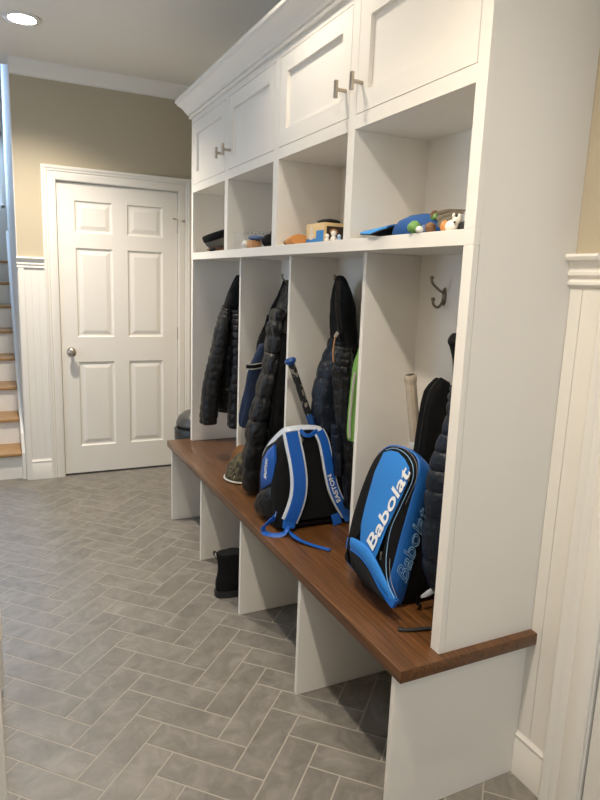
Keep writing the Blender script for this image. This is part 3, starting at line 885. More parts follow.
# blue side pocket with white lettering, black mesh pocket under it
Ns = Vector((-.985, -.17, .0)).normalized()
Os = at(270, 470, 'y', 1.02)
pk = [onplane(px, py, Os, Ns) for px, py in [(264.5, 459), (270, 449), (276, 444), (276.5, 458), (275.5, 474), (274.5, 484), (268, 487), (262.5, 489), (262.5, 474)]]
bm = B(); pillow(bm, pk, Ns, .010, .008); sp = obj('side_pocket', bm, M_royal, bp, smooth=50, label='royal blue side pocket')
c0, c1 = onplane(265.0, 478, Os+Ns*.020, Ns), onplane(266.6, 460, Os+Ns*.020, Ns)
dd = (c1-c0)
tm = text_bm('EASTON', .022, basis((c0+c1)/2, dd, dd.cross(Ns)*-1), .0004, shear=.25, offset=.0008)
obj('lettering', tm, M_white, sp)
mk = [onplane(px, py, Os, Ns) for px, py in [(262.5, 490), (268, 488), (275, 485), (277, 500), (277, 520), (268, 517), (258, 512), (255.5, 505), (258.5, 496)]]
bm = B(); pillow(bm, mk, Ns, .012, .018); obj('mesh_pocket', bm, M_blk, bp, smooth=50)

# ---- bat sticking out of it
k0, k1, k2 = at(290.3, 361, 'y', 1.07), at(308.5, 414, 'y', 1.045), at(316, 436, 'y', 1.035)
ax = (k1-k0).normalized(); Lb = (k1-k0).length
bt = thing('baseball_bat', 'baseball bat with blue knob and patterned black grip leaning out of the backpack', 'bat', k0-Vector((0, 0, .35)))
bm = B(); lathe(bm, [(0, -.012), (.018, -.011), (.024, -.004), (.024, .004), (.018, .010), (.0125, .016), (0, .016)], k0, ax, 24); obj('knob', bm, M_batblue, bt, smooth=45)
mg = mat('bat_grip', '#1a1918', .7, var=0)
nt = mg.node_tree; tc = nt.nodes.new('ShaderNodeTexCoord'); vo = nt.nodes.new('ShaderNodeTexVoronoi'); vo.inputs['Scale'].default_value = 62
rp = nt.nodes.new('ShaderNodeValToRGB'); rp.color_ramp.interpolation = 'CONSTANT'; rp.color_ramp.elements[0].color = (.006, .006, .006, 1); rp.color_ramp.elements[1].position = .62; rp.color_ramp.elements[1].color = (.20, .18, .15, 1)
nt.links.new(tc.outputs['Object'], vo.inputs['Vector']); nt.links.new(vo.outputs['Color'], rp.inputs[0]); nt.links.new(rp.outputs[0], nt.nodes['Principled BSDF'].inputs['Base Color'])
prof = [(.0125, .014)]
for k in range(24):
    h = .018+(Lb-.018)*k/24
    prof += [(.0142, h), (.0150, h+.004), (.0142, h+.0088)]
bm = B(); lathe(bm, prof, k0, ax, 20); obj('grip', bm, mg, bt, smooth=60)
bm = B(); lathe(bm, [(.0140, Lb-.004), (.0142, Lb+.03), (.016, Lb+.10), (.018, Lb+.16), (0, Lb+.165)], k0, ax, 24); obj('barrel', bm, M_batblue, bt, smooth=45)

# ---- bright blue tennis backpack
X2 = Vector((.02, -1, 0)).normalized(); U2 = Vector((.228, 0, .974)).normalized(); N2 = X2.cross(U2)
O2 = Vector((-.393, .362, ZB+.006)); DV = Vector((1, .03, 0)).normalized(); H2 = .47
tp = thing('tennis_backpack', 'bright blue tennis backpack with large white lettering leaning back in the nearest bay', 'backpack', O2, 'backpacks on the bench')
def shr(b): return 1-.28*max(0, min(1, b/H2))
def M2(a, b, d):
    k = .075*max(0, 1-max(0, d)/.085)*max(0, 1-b/.20)     # the front foot is cut back and lifted off the bench
    return O2 + X2*a + U2*(b+k-.48*max(0, d-.03)*max(0, b/H2)**2) + DV*(d*shr(b) if d > 0 else d)
pts2 = [(-.100, .004), (0, 0), (.100, .003), (.121, .02), (.127, .12), (.127, .22), (.130, .32), (.133, .40), (.129, .448), (.108, .476), (.065, .487), (.005, .484), (-.045, .466), (-.086, .418), (-.110, .33), (-.121, .23), (-.117, .12), (-.106, .03)]
out2 = closed_smooth(pts2, 3)
bm = B(); shell(bm, M2, out2, [(.055, -.006), (.032, -.004), (.013, .002), (.003, .011), (0, .018)], cap1=False); front = obj('front_panel', bm, M_blk_matte, tp, smooth=50, label='black front edge band')
bm = B(); shell(bm, M2, out2, [(0, .018), (-.004, .022), (-.006, .055), (-.004, .095), (0, .100)], cap0=False, cap1=False); side = obj('side_band', bm, M_tblue2, tp, smooth=50, label='blue band around the sides')
bm = B(); shell(bm, M2, out2, [(0, .100), (-.003, .14), (-.002, .22), (.02, .265), (.05, .275)], cap0=False); obj('body', bm, M_blk_matte, tp, smooth=50)
PF = O2+N2*.004
def pf(px, py, o=0.0): return onplane(px, py, PF+N2*o, N2)
fp = [(384, 452.5), (391, 450.5), (398, 452), (405, 459), (409.5, 468), (409, 480), (403, 494), (395, 511), (387, 529), (379.5, 549), (376, 558), (368, 552), (360.5, 541.5), (361.5, 524), (365.5, 506), (370.5, 488), (375, 472)]
bm = B(); pillow(bm, [pf(*p) for p in fp], N2, .003, .004); fpo = obj('front_pocket', bm, M_tblue, tp, smooth=55, label='bright blue front pocket')
# large white word up the right edge of the front pocket
def text_quad(body, bl, br, tl, N, lift, shear=0, offset=0, extrude=.0003, outline=0, mapf=None):
    bm = text_bm(body, 1.0, Matrix(), extrude, shear=shear, offset=offset, outline=outline)
    xs = [v.co.x for v in bm.verts]; ys = [v.co.y for v in bm.verts]
    x0, x1, y0, y1 = min(xs), max(xs), min(ys), max(ys)
    N = Vector(N)
    for v in bm.verts:
        s, t = (v.co.x-x0)/(x1-x0), (v.co.y-y0)/(y1-y0)
        p = bl+(br-bl)*s+(tl-bl)*t
        v.co = mapf(p, v.co.z) if mapf else p+N*(lift+v.co.z)
    return bm
bm = text_quad('Babolat', pf(375.0, 551.5), pf(413.0, 473.5), pf(368.8, 541.0), N2, .0085, shear=0, offset=.020)
obj('lettering', bm, M_white, fpo, label='white word lettering')
# grey outlined word along the blue side band
def side_uv(px, py):
    p = onplane(px, py, O2+X2*.131, X2)
    q = p-O2
    b = q.z/U2.z
    d = (q-U2*b).dot(DV)/shr(b)
    return Vector((b, d, 0))
def a_right(b):
    best = 0
    for (a0, b0), (a1, b1) in zip(out2, out2[1:]):
        if a0 > 0 and a1 > 0 and min(b0, b1) <= b <= max(b0, b1) and abs(b1-b0) > 1e-6:
            best = max(best, a0+(a1-a0)*(b-b0)/(b1-b0))
    return best or .15
bm = text_quad('Babolat', side_uv(406.5, 583.5), side_uv(429.5, 508), side_uv(394.8, 577), N2, 0, outline=.016,
               mapf=lambda p, z: M2(a_right(p.x)+.0065, p.x, p.y)+X2*z*.03)
obj('lettering', bm, M_lineblue, side, label='pale outlined word lettering')
# swoosh over the lower pocket, lower pocket, zip lines, pulls
sw = smooth_pts([pf(348.0, 540.5, -.016), pf(353, 542.5, .002), pf(363, 550, .005), pf(371.5, 561, .004), pf(379.5, 576, .001), pf(387, 590, -.004), pf(395, 600, -.012)], 4)
bm = B(); strip(bm, sw, [N2.cross((sw[min(i+1, len(sw)-1)]-sw[max(i-1, 0)])) for i in range(len(sw))], [.020+.018*math.sin(PI*i/(len(sw)-1))-.010*(i/(len(sw)-1))**3 for i in range(len(sw))], .007); obj('swoosh_band', bm, M_tblue, tp, smooth=55)
sl = [p-N2*.003+Vector((0, 0, -.014)) for p in sw]
bm = B(); strip(bm, sl, [N2.cross((sw[min(i+1, len(sw)-1)]-sw[max(i-1, 0)])) for i in range(len(sw))], .03, .016)
for v in bm.verts: v.co.z = max(v.co.z, ZB+.002)
obj('swoosh_edge', bm, M_blue, tp, smooth=55)
lp = [pf(*p) for p in [(350, 551), (356, 553), (364, 562), (372, 575), (380, 591), (386, 601.5), (376, 594.5), (362, 581), (352, 565)]]
bm = B(); pillow(bm, lp, N2, .006, .010); obj('lower_pocket', bm, M_blk_matte, tp, smooth=55)
def cordline(name, pts, m, r=.0010, o=.003):
    bm = B(); tube(bm, smooth_pts([pf(px, py, o) for px, py in pts], 4), r, 6); return obj(name, bm, m, tp, smooth=60)
cordline('zip_line', [(386, 450), (393, 448.2), (401, 450.5), (408.5, 457), (413, 467), (412.5, 480), (406.5, 494), (398.5, 511), (391.5, 527), (387.5, 545), (386, 565), (388, 583), (394, 598)], M_lineblue)
cordline('zip_line', [(391, 447), (402, 447.8), (411, 454), (416.5, 464), (416.5, 478), (411, 492), (403, 510), (396, 528), (392, 545), (389.6, 565), (391.5, 583), (397, 598)], M_cord, .0009, -.010)
for px, py, q in ((409.5, 474, .006), (381.5, 553, .006)):
    bm = B(); c = pf(px, py, q); 
    if c.z < ZB+.03: c.z = ZB+.03
    tube(bm, [c, c+Vector((0, 0, -.022))+N2*.002], .0035, 8); lathe(bm, [(.005, -.002), (.0055, 0), (.005, .002)], c, N2, 10); obj('zip_pull', bm, M_dark_metal, tp, smooth=40)
bm = B(); strip(bm, smooth_pts([at(418.5, 597, 'y', .215), at(418, 604, 'y', .215), at(421, 606, 'y', .205)]), (1, 0, 0), .014, .004); obj('side_strap', bm, M_blk, tp, smooth=40)
bm = B(); strip(bm, smooth_pts([at(421, 597, 'y', .20), at(426, 594.5, 'y', .20), at(432, 591, 'y', .20), at(438, 588, 'y', .20)]), (0, .3, 1), [.006, .008, .010, .013, .015, .017, .018, .018, .018, .018, .018, .018, .018], .003); obj('side_tab', bm, M_piping, tp, smooth=40)

# ---- racket and padded cover standing in the tennis backpack
g0, g1 = at(410.2, 375, 'y', .445), at(415.5, 442, 'y', .43)
ax = (g1-g0).normalized(); Lg = (g1-g0).length
rk = thing('tennis_racket', 'tennis racket with a worn beige grip sticking up out of the tennis backpack', 'racket', Vector((g1.x, g1.y, .80)))
bm = B(); prof = [(0, 0), (.0185, .0), (.0205, .004), (.0205, .018), (.0178, .030)]
k = .03
while k < Lg-.012:
    prof += [(.0178, k), (.0186, k+.006), (.0178, k+.0135)]; k += .015
prof += [(.0175, Lg), (0, Lg)]
lathe(bm, prof, g0, ax, 10)
obj('grip', bm, M_grip, rk, smooth=30)
bm = B(); lathe(bm, [(.0150, -.0015), (.0150, .0), (.004, .0), (0, -.0005)], g0-ax*.001, ax, 10); obj('butt_cap', bm, M_dark_metal, rk)
bm = B(); lathe(bm, [(.0187, 0), (.0190, .003), (.0190, .026), (.0180, .028), (0, .028)], g0+ax*(Lg-.004), ax, 12); obj('collar_band', bm, M_white, rk, smooth=40)
for dx in (-.008, .006):
    bm = B(); lathe(bm, [(.0035, 0), (.003, .002), (0, .002)], g0+ax*(Lg+.008)+Vector((dx, -.0185, 0)), (0, -1, 0), 10); obj('printed_dot', bm, M_rubber, rk)
bm = B(); lathe(bm, [(.0200, 0), (.0205, .003), (.0205, .018), (.0195, .021), (0, .021)], g0+ax*(Lg+.022), ax, 12); obj('collar', bm, M_rubber, rk, smooth=40)
s0 = g0+ax*(Lg+.03)
bm = B(); tube(bm, smooth_pts([s0+Vector((-.005, 0, 0)), s0+ax*.05+Vector((-.012, 0, 0)), s0+ax*.14+Vector((-.020, .02, 0))]), .008, 10); obj('throat', bm, M_rubber, rk, smooth=50)
bm = B(); tube(bm, smooth_pts([s0+Vector((.005, 0, 0)), s0+ax*.04+Vector((.014, 0, 0)), s0+ax*.09+Vector((.012, -.02, 0)), s0+ax*.14+Vector((.016, -.03, 0))]), .008, 10); obj('throat', bm, mat('cream_frame', '#c9bb93', .4), rk, smooth=50)

co = [(416, 474), (419, 455), (421.5, 438), (424.5, 418), (427.5, 402), (430.5, 391), (435, 384.5), (441, 378.5), (450, 383), (457, 388), (461, 400), (461, 430), (458, 474)]
pc = [at(px, py, 'y', .38) for px, py in co]
pc = [Vector((min(p.x, XB-.008), p.y, p.z)) for p in pc]
cv = thing('padded_cover', 'tall black padded cover standing upright behind the tennis backpack', 'cover', Vector((-.15, .33, .86)))
bm = B()
c = sum(pc, Vector())/len(pc)
R = []
for s, y in ((.80, .362), (.94, .367), (1, .378), (1, .405), (.94, .416), (.80, .421)):
    R.append([bm.verts.new((c.x+(p.x-c.x)*s, y, c.z+(p.z-c.z)*s)) for p in pc])
for A, Bq in zip(R, R[1:]):
    for k in range(len(pc)): bm.faces.new((A[k], A[(k+1) % len(pc)], Bq[(k+1) % len(pc)], Bq[k]))
bm.faces.new(R[0]); bm.faces.new(R[-1][::-1])
obj('padding', bm, M_blk_matte, cv, smooth=50)
bm = B(); tube(bm, [p+Vector((0, .002, 0)) for p in pc], .004, 8, closed=True); obj('piping', bm, M_blk, cv, smooth=60)

# ---- black strap on the bench by the end panel
bm = B(); tube(bm, smooth_pts([at(398, 628.5, 'z', ZB+.006), at(404, 629.4, 'z', ZB+.006), at(415, 628.8, 'z', ZB+.0075), at(430, 627.5, 'z', ZB+.0075), at(440, 626.5, 'z', ZB+.0075)]), [.0075]*4+[.0065]*13, 10)
for v in bm.verts: v.co.z = ZB+.0002+(v.co.z-ZB)*.72
tag(obj('bag_strap', bm, M_rubber, smooth=50), 'thin black strap lying on the bench in front of the tennis backpack', 'strap')

# ------------------------------------------------------------------ camouflage cap on the bench
ca = thing('camouflage_cap', 'olive camouflage cap with a tan brim lying on the bench beside the long black coat', 'cap', Vector((-.33, 1.58, ZB)))
cc = Vector((-.318, 1.585, ZB+.0025))
bm = B(); lathe(bm, [(.082, 0), (.086, .006), (.085, .03), (.079, .065), (.062, .10), (.036, .122), (.010, .130), (0, .130)], (0, 0, 0), (0, 0, 1), 32)
for v in bm.verts: v.co = Vector((v.co.x*.92+v.co.z*.18, v.co.y*1.05, v.co.z)) + Vector((.004*noise.noise(v.co*30), .004*noise.noise(v.co*30+Vector((5, 0, 0))), 0)) + cc
obj('crown', bm, M_camo, ca, smooth=60)
bm = B(); tube(bm, [cc+Vector((.080*math.cos(t), .092*math.sin(t), .006)) for t in [2*PI*k/32 for k in range(32)]], .005, 8, closed=True); obj('rim', bm, M_pale, ca, smooth=60)
bm = B()
bl = []
for i in range(9):
    u = -1+2*i/8
    row = []
    for q in range(6):
        v = q/5
        row.append(cc + Vector((.075*u*(1-.25*v*v)+.035+.02*v, .075+.02*(1-u*u)+.06*v*(1-.3*u*u), .012+.115*v-.02*u*u)))
    bl.append(row)
T = [[bm.verts.new(p) for p in r] for r in bl]; Q = [[bm.verts.new(p+Vector((0, .004, -.003))) for p in r] for r in bl]
for G_, flip in ((T, 0), (Q, 1)):
    for i in range(8):
        for q in range(5): bm.faces.new((G_[i][q], G_[i+1][q], G_[i+1][q+1], G_[i][q+1]))
for i in range(8):
    for q in (0, 5): bm.faces.new((T[i][q], T[i+1][q], Q[i+1][q], Q[i][q]))
for q in range(5):
    for i in (0, 8): bm.faces.new((T[i][q], T[i][q+1], Q[i][q+1], Q[i][q]))
obj('brim', bm, M_tan, ca, smooth=60, label='tan brim')

# ------------------------------------------------------------------ boot under the bench
bo = thing('ankle_boot', 'black ankle boot standing under the bench in the second bay from the door', 'boot', Vector((-.42, 1.36, 0)))
bm = B(); secs = []
for z, xh, xt, hw in ((.030, -.512, -.245, .042), (.05, -.515, -.243, .046), (.075, -.513, -.25, .046), (.10, -.507, -.285, .044), (.125, -.503, -.345, .041), (.15, -.503, -.375, .039), (.18, -.507, -.385, .040), (.205, -.511, -.388, .041), (.21, -.508, -.392, .038)):
    ring = []
    for k in range(28):
        t = 2*PI*k/28; c_, s_ = math.cos(t), math.sin(t)
        px_ = math.copysign(abs(c_)**.8, c_); py_ = math.copysign(abs(s_)**.8, s_)
        ring.append(bm.verts.new(((xh+xt)/2+(xt-xh)/2*px_, 1.365+hw*py_*(1.08 if c_ > .2 else .92), z)))
    secs.append(ring)
for A, Bq in zip(secs, secs[1:]):
    for k in range(28): bm.faces.new((A[k], A[(k+1) % 28], Bq[(k+1) % 28], Bq[k]))
bm.faces.new(secs[0][::-1]); bm.faces.new(secs[-1])
obj('upper', bm, M_blk_matte, bo, smooth=50)
bm = B(); so = []
for k in range(32):
    t = 2*PI*k/32; c_, s_ = math.cos(t), math.sin(t)
    so.append((-.378+.140*math.copysign(abs(c_)**.75, c_), 1.365+.049*math.copysign(abs(s_)**.75, s_)*(1.05 if c_ > .2 else .93)))
prism(bm, so, lambda p: Vector((p[0], p[1], .0005)), lambda p: Vector((p[0], p[1], .031)))
obj('sole', bm, M_rubber, bo, smooth=40)
bm = B(); strip(bm, smooth_pts([(-.505, 1.365, .175), (-.518, 1.365, .195), (-.526, 1.365, .212), (-.518, 1.365, .222), (-.507, 1.365, .205)]), (0, 1, 0), .016, .003); obj('pull_loop', bm, M_blk, bo, smooth=40)

# ------------------------------------------------------------------ bin beyond the bench
bi = thing('waste_bin', 'round dark grey bin with a domed lid standing between the bench end and white door', 'bin', Vector((-.205, 2.66, 0)))
bc = (-.215, 2.655, .0005)
bm = B(); lathe(bm, [(.125, 0), (.13, .004), (.148, .40), (.150, .405), (.154, .408), (.156, .42), (.157, .485), (.152, .492), (.14, .492), (.14, .47), (0, .47)], bc, (0, 0, 1), 40); obj('body', bm, M_bin, bi, smooth=40)
bm = B(); lathe(bm, [(.128, .470), (.130, .512), (0, .512)], bc, (0, 0, 1), 40); obj('lid_rim', bm, M_rubber, bi, smooth=40)
bm = B(); lathe(bm, [(.140, .508), (.146, .514), (.144, .53), (.128, .565), (.095, .592), (.05, .606), (0, .610)], bc, (0, 0, 1), 40); obj('lid', bm, M_binlid, bi, smooth=50)

# ------------------------------------------------------------------ things in the cubbies
def blob(bm, c, rx, ry, rz, rough=.0, seed=0, flat=True, n=24, M=None):
    r = bmesh.ops.create_uvsphere(bm, u_segments=n, v_segments=n//2, radius=1)
    for v in r['verts']:
        p = v.co.copy()
        k = 1+rough*noise.noise(p*2.2+Vector((seed, seed*2, 0)))
        q = Vector((p.x*rx*k, p.y*ry*k, p.z*rz*k))
        if M is not None: q = M @ q
        v.co = Vector(c)+q
        if flat: v.co.z = max(v.co.z, SH+.0008)
    return bm
# leftmost cubby
kc = thing('knit_cap', 'charcoal cap with a dark rim resting on folded brown cloth in the leftmost cubby', 'cap', Vector((-.25, 2.12, SH+.02)))
Rk = Matrix.Rotation(math.radians(-22), 3, 'Y')
c = at(217.5, 239, 'y', 2.10)
bm = B(); lathe(bm, [(0, -.055), (.03, -.052), (.055, -.036), (.068, -.012), (.072, .008), (.066, .010), (0, .0)], (0, 0, 0), (0, 0, 1), 30)
for v in bm.verts: v.co = Rk @ Vector((v.co.x*1.0, v.co.y*1.25, v.co.z)) + c
obj('crown', bm, M_grey_cloth, kc, smooth=60)
bm = B(); lathe(bm, [(.066, .002), (.074, .004), (.075, .026), (.070, .034), (.060, .030), (.058, .006)], (0, 0, 0), (0, 0, 1), 30)
for v in bm.verts: v.co = Rk @ Vector((v.co.x*1.0, v.co.y*1.25, v.co.z)) + c
obj('rim', bm, M_blk_matte, kc, smooth=60)
bm = B(); blob(bm, (c.x+.012, 2.10, SH+.014), .062, .085, .016, .25, 3); tag(obj('folded_cloth', bm, M_brown, smooth=60), 'small brown folded cloth under the charcoal cap', 'cloth')
bm = B(); blob(bm, (c.x-.052, 2.02, SH+.008), .014, .03, .009, .2, 5); tag(obj('black_glove', bm, M_blk_matte, smooth=60), 'little black cloth piece at the front of the leftmost cubby', 'cloth')
# second cubby: clear tub with a few things beside it
M_clear = bpy.data.materials.new('clear_plastic'); M_clear.use_nodes = True
p_ = M_clear.node_tree.nodes['Principled BSDF']; p_.inputs['Base Color'].default_value = (.95, .95, .93, 1); p_.inputs['Alpha'].default_value = .07; p_.inputs['Roughness'].default_value = .15
tb = thing('clear_tub', 'clear plastic tub standing in the second cubby from the left', 'tub', Vector((-.24, 1.66, SH)))
a0, a1 = at(231, 231, 'y', 1.62), at(257, 231, 'y', 1.62)
tx0, tx1, ty0, ty1, tz = -.322, -.19, 1.60, 1.745, SH+.082
bm = B()
for q in ((tx0, tx0+.0025, ty0, ty1, SH+.0008, tz), (tx1-.0025, tx1, ty0, ty1, SH+.0008, tz), (tx0+.0025, tx1-.0025, ty0, ty0+.0025, SH+.0008, tz), (tx0+.0025, tx1-.0025, ty1-.0025, ty1, SH+.0008, tz), (tx0+.0025, tx1-.0025, ty0+.0025, ty1-.0025, SH+.0008, SH+.003)): box(bm, *q)
obj('wall', bm, M_clear, tb)
bm = B(); tube(bm, [(tx0, ty0, tz), (tx1, ty0, tz), (tx1, ty1, tz), (tx0, ty1, tz)], .0022, 6, closed=True); obj('rim', bm, M_clear, tb)
for k in range(6):
    bm = B(); lathe(bm, [(0, 0), (.004, 0), (.004, .0012), (0, .0012)], (tx0+.02+.019*k, ty0-.0004, tz-.010+.002*(k % 2)), (0, -1, 0), 10); obj('printed_dot', bm, M_greyline, tb)
bm = B(); c = (tx0+.006, ty0-.001, tz-.012); tube(bm, [(c[0]+.006*math.cos(t), c[1], c[2]+.008*math.sin(t)) for t in [2*PI*k/14 for k in range(14)]], .0014, 6, closed=True); obj('handle', bm, M_greyline, tb)
bm = B(); box(bm, -.333, -.285, 1.465, 1.535, SH+.001, SH+.034, .008); tag(obj('tan_pouch', bm, M_tan, smooth=40), 'small tan pouch under the blue cloth in the second cubby from the left', 'pouch')
bm = B(); blob(bm, (-.300, 1.495, SH+.0455), .034, .05, .0115, .15, 8, flat=False); tag(obj('blue_cloth', bm, mat('dusty_blue_cloth', '#5b6c90', .85), smooth=60), 'dusty blue cloth lying on the small tan pouch', 'cloth')
bm = B(); blob(bm, (-.328, 1.565, SH+.017), .015, .018, .018, .3, 11); tag(obj('white_figurine', bm, M_toyw, smooth=60), 'small white and grey figurine beside the clear tub', 'toy')
hb = thing('black_bag', 'soft black bag with a raised loop leaning at the right side of the second cubby', 'bag', Vector((-.27, 1.38, SH)))
bm = B(); blob(bm, (-.265, 1.385, SH+.026), .050, .045, .036, .25, 13); blob(bm, (-.252, 1.385, SH+.052), .028, .028, .034, .15, 14); obj('body', bm, M_blk_matte, hb, smooth=60)
bm = B(); tube(bm, smooth_pts([(-.262, 1.38, SH+.072), (-.264, 1.378, SH+.10), (-.262, 1.376, SH+.116), (-.250, 1.376, SH+.118), (-.246, 1.379, SH+.09)]), .008, 10); obj('loop', bm, M_blk_matte, hb, smooth=60)
# third cubby: box of snacks, tan pouch, figurines
bx = thing('picture_box', 'tan cardboard box with blue and dark picture panels in the third cubby', 'box', Vector((-.22, .99, SH)))
x0, x1, y0, y1, z0, z1 = -.268, -.12, .905, 1.055, SH+.0008, SH+.078
bm = B(); box(bm, x0, x1, y0, y1, z0, z1, .0015); obj('carton', bm, M_yellowbox, bx, smooth=30)
bm = B(); box(bm, x0-.0009, x0+.001, y0+.004, y0+.062, z0+.006, z0+.050, 0); box(bm, x0-.0009, x0+.001, y0+.062, y1-.004, z0+.004, z0+.022); obj('printed_panel', bm, M_boxblue, bx, label='blue printed panel')
bm = B(); blob(bm, (x0-.001, y0+.105, z0+.048), .0012, .013, .022, 0, 0, False); blob(bm, (x0-.001, y0+.105, z0+.030), .0011, .024, .012, .1, 2, False); obj('printed_picture', bm, mat('pale_print', '#d8c9b4', .6), bx, smooth=60)
bm = B(); box(bm, x0+.010, x0+.082, y0-.0009, y0+.001, z0+.006, z1-.013); obj('printed_panel', bm, M_boxdark, bx, label='dark picture panel')
bm = B(); blob(bm, (x0+.040, y0-.0012, z0+.045), .017, .0012, .011, .1, 3, False); obj('printed_picture', bm, mat('warm_print', '#b98e62', .6), bx, smooth=60)
bm = B(); box(bm, x0+.086, x1-.002, y0-.0009, y0+.001, z0+.030, z1-.004); obj('printed_panel', bm, M_toyo, bx, label='orange printed panel')
bm = B(); blob(bm, (-.21, .98, z1+.0095), .04, .055, .0095, .1, 17, False); tag(obj('black_case', bm, M_rubber, smooth=60), 'flat black oval case lying on the tan picture box', 'case')
tpz = thing('tan_slipper', 'tan felt slipper with a dark opening lying left of the picture box', 'slipper', Vector((-.30, 1.12, SH)))
bm = B(); secs = []
for k in range(9):
    t = k/8
    y = 1.160-.105*t; w = .022+.022*t-.006*t*t; h = .014+.042*t-.016*t*t
    secs.append([bm.verts.new((-.295+w*math.cos(2*PI*q/20), y+.012*math.sin(2*PI*q/20)*(1-t), max(SH+.0008, SH+h/2+.001+h/2*math.sin(2*PI*q/20)))) for q in range(20)])
for A, Bq in zip(secs, secs[1:]):
    for q in range(20): bm.faces.new((A[q], A[(q+1) % 20], Bq[(q+1) % 20], Bq[q]))
bm.faces.new(secs[0][::-1]); bm.faces.new(secs[-1]); obj('felt', bm, M_orange, tpz, smooth=55)
bm = B(); blob(bm, (-.3135, 1.143, SH+.012), .0065, .018, .0085, 0, 0); obj('opening', bm, M_blk_matte, tpz, smooth=60, label='dark opening')
def figurine(px, py, y, h, m, lab, kind='figurine'):
    c = at(px, py, 'y', y)
    o = thing(kind, lab, 'toy', Vector((c.x, y, SH)), 'toy figures in the cubbies')
    bm = B(); lathe(bm, [(h*.24, 0), (h*.26, h*.05), (h*.20, h*.30), (h*.22, h*.45), (h*.10, h*.58), (0, h*.6)], (c.x, y, SH+.0008), (0, 0, 1), 16)
    for s in (-1, 1): tube(bm, [(c.x+s*h*.16, y, SH+h*.46), (c.x+s*h*.28, y-.003, SH+h*.25)], h*.07, 8)
    obj('body', bm, m, o, smooth=50)
    bm = B(); bmesh.ops.create_uvsphere(bm, u_segments=16, v_segments=10, radius=h*.23, matrix=Matrix.Translation((c.x, y, SH+h*.76))); obj('head', bm, m, o, smooth=60)
    return o
figurine(327, 240, .86, .034, M_toyw, 'white toy figure at the left corner of the dark picture panel')
figurine(333.5, 240, .83, .044, M_toyw, 'taller white toy figure in front of the dark picture panel')
figurine(339, 240, .80, .030, mat('pale_blue_plastic', '#9db7d6', .5), 'pale blue toy figure right of the white toy figures')
# nearest cubby: blue cap and toys
cp = thing('peaked_cap', 'blue baseball cap with a light blue bill lying in the nearest cubby', 'cap', Vector((-.265, .40, SH)))
cc = Vector((-.262, .318, SH+.001))
bm = B(); lathe(bm, [(.078, 0), (.081, .006), (.078, .024), (.064, .042), (.040, .053), (.015, .057), (0, .0575)], (0, 0, 0), (0, 0, 1), 32)
for v in bm.verts: v.co = cc+Vector((v.co.x*.92, v.co.y*1.22, v.co.z*(1.0-1.6*v.co.y)))+Vector((0, 0, .003*noise.noise(v.co*40)))
for v in bm.verts: v.co.z = max(v.co.z, SH+.0008)
obj('crown', bm, M_capblue, cp, smooth=60)
bm = B(); bmesh.ops.create_uvsphere(bm, u_segments=10, v_segments=6, radius=.006, matrix=Matrix.Translation(cc+Vector((0, 0, .056)))); obj('button', bm, M_capblue, cp, smooth=60)
def bill(dz, th):
    bm = B(); rows2 = []
    for i in range(13):
        u = -1+2*i/12
        row = []
        for q in range(7):
            v = q/6
            y = cc.y+.070*math.sqrt(max(0, 1-(.75*u)**2)) + (.192*v)*math.sqrt(max(.02, 1-.8*u*u))
            row.append(Vector((cc.x-.020-.012*v+.066*u*(1+.12*v-.25*v*v), y, SH+dz+.024*(1-v)*.7+.012*(1-u*u)+.003*v)))
        rows2.append(row)
    T = [[bm.verts.new(p+Vector((0, 0, th))) for p in r] for r in rows2]; Q = [[bm.verts.new(p) for p in r] for r in rows2]
    for G_ in (T, Q):
        for i in range(12):
            for q in range(6): bm.faces.new((G_[i][q], G_[i+1][q], G_[i+1][q+1], G_[i][q+1]))
    for i in range(12):
        for q in (0, 6): bm.faces.new((T[i][q], T[i+1][q], Q[i+1][q], Q[i][q]))
    for q in range(6):
        for i in (0, 12): bm.faces.new((T[i][q], T[i][q+1], Q[i][q+1], Q[i][q]))
    return bm
obj('bill', bill(.004, .004), M_capbill, cp, smooth=60, label='light blue bill')
obj('underbill', bill(.0005, .0034), M_capunder, cp, smooth=60, label='dark underside of the bill')
def toy(name, px, py, y, rx, ry, rz, m, lab, seed, rough=.25):
    c = at(px, py, 'y', y)
    bm = B(); blob(bm, (c.x, y, SH+rz*.95), rx, ry, rz, rough, seed)
    return tag(obj(name, bm, m, smooth=60), lab, 'toy', 'small toys beside the blue cap')
toy('toy_turtle', 414, 232, .25, .019, .018, .017, M_toyg, 'green and white toy lying against the blue cap crown', 1)
toy('toy_bead', 419, 235, .222, .010, .010, .009, M_toyw, 'round white toy in front of the green toy', 2, .1)
toy('toy_ball', 424, 230, .235, .012, .012, .012, mat('blue_grey_plastic', '#5f7398', .5), 'blue grey toy ball right of the green toy', 3, .1)
toy('toy_block', 430, 230, .22, .014, .014, .015, M_brown, 'brown toy between the blue grey ball and orange toy', 4)
toy('toy_fox', 444.5, 231, .17, .012, .012, .016, M_toyo, 'little orange toy left of the spotted white toy', 5)
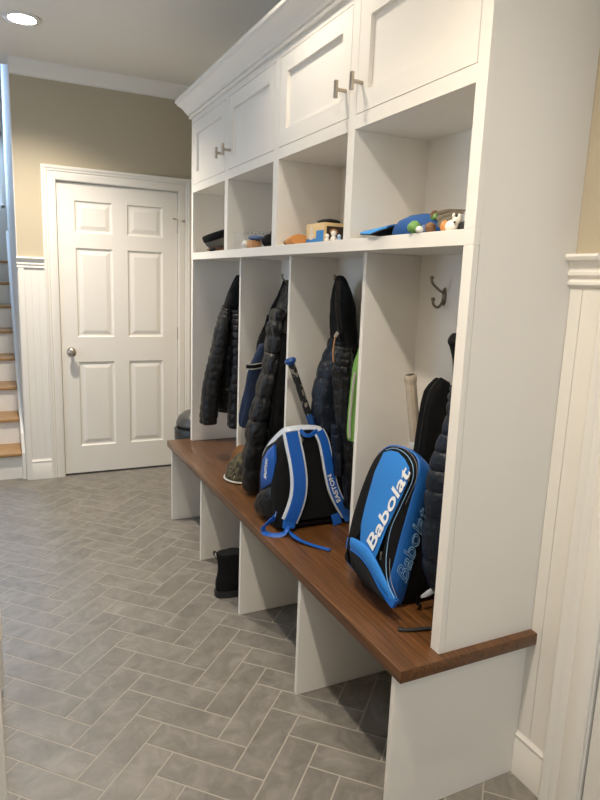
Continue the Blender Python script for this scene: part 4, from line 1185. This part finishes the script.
wd = thing('toy_dog', 'white spotted toy dog standing near the right end of the nearest cubby', 'toy', Vector((at(451, 230, 'y', .15).x, .15, SH)), 'small toys beside the blue cap')
c = at(451, 230, 'y', .15)
bm = B(); blob(bm, (c.x, .15, SH+.016), .014, .022, .015, .12, 6); blob(bm, (c.x+.004, .135, SH+.031), .012, .012, .011, .1, 7, False); obj('body', bm, M_toyw, wd, smooth=60)
for s in (-1, 1):
    bm = B(); blob(bm, (c.x+.004+s*.009, .137, SH+.041), .004, .005, .007, 0, 0, False, 10); obj('ear', bm, M_toyw, wd, smooth=60)
for k, (dx, dz) in enumerate(((-.008, .024), (.006, .016), (-.002, .040), (.010, .036))):
    bm = B(); blob(bm, (c.x+dx, .15-.022+.001*k, SH+dz), .003, .004, .003, 0, 0, False, 10); obj('spot', bm, M_rubber, wd, smooth=60)
toy('toy_car', 463.5, 230, .12, .012, .02, .014, M_rubber, 'dark toy at the far right end of the nearest cubby', 8)
tbd = thing('toy_bird', 'grey brown toy bird with long spread wing feathers behind the white toy dog', 'toy', Vector((-.2, .26, SH)), 'small toys beside the blue cap')
bm = B(); q0 = at(437, 224, 'y', .24); blob(bm, (q0.x, .24, SH+.022), .012, .02, .022, .25, 21); obj('body', bm, M_feather, tbd, smooth=60)
bm = B(); q1 = at(434, 217, 'y', .24); blob(bm, (q1.x, .24, q1.z), .009, .012, .010, .2, 22, False); obj('head', bm, M_toyg, tbd, smooth=60, label='green neck')
for k, (pa, pb, w) in enumerate((((436, 214), (466, 210.5), .012), ((437, 220), (464, 212.5), .016), ((438, 226), (456, 216), .014), ((431, 216), (437, 211), .010))):
    bm = B(); A_, B_ = at(*pa, 'y', .235-.012*k), at(*pb, 'y', .20-.012*k)
    strip(bm, smooth_pts([A_, (A_*2+B_)/3+Vector((0, 0, .004)), (A_+B_*2)/3+Vector((0, 0, .003)), B_]), (0, .3, 1), [w*(1-.8*(i/12)**2) for i in range(13)], .003)
    obj('feather', bm, M_feather if k < 3 else M_brown, tbd, smooth=50)
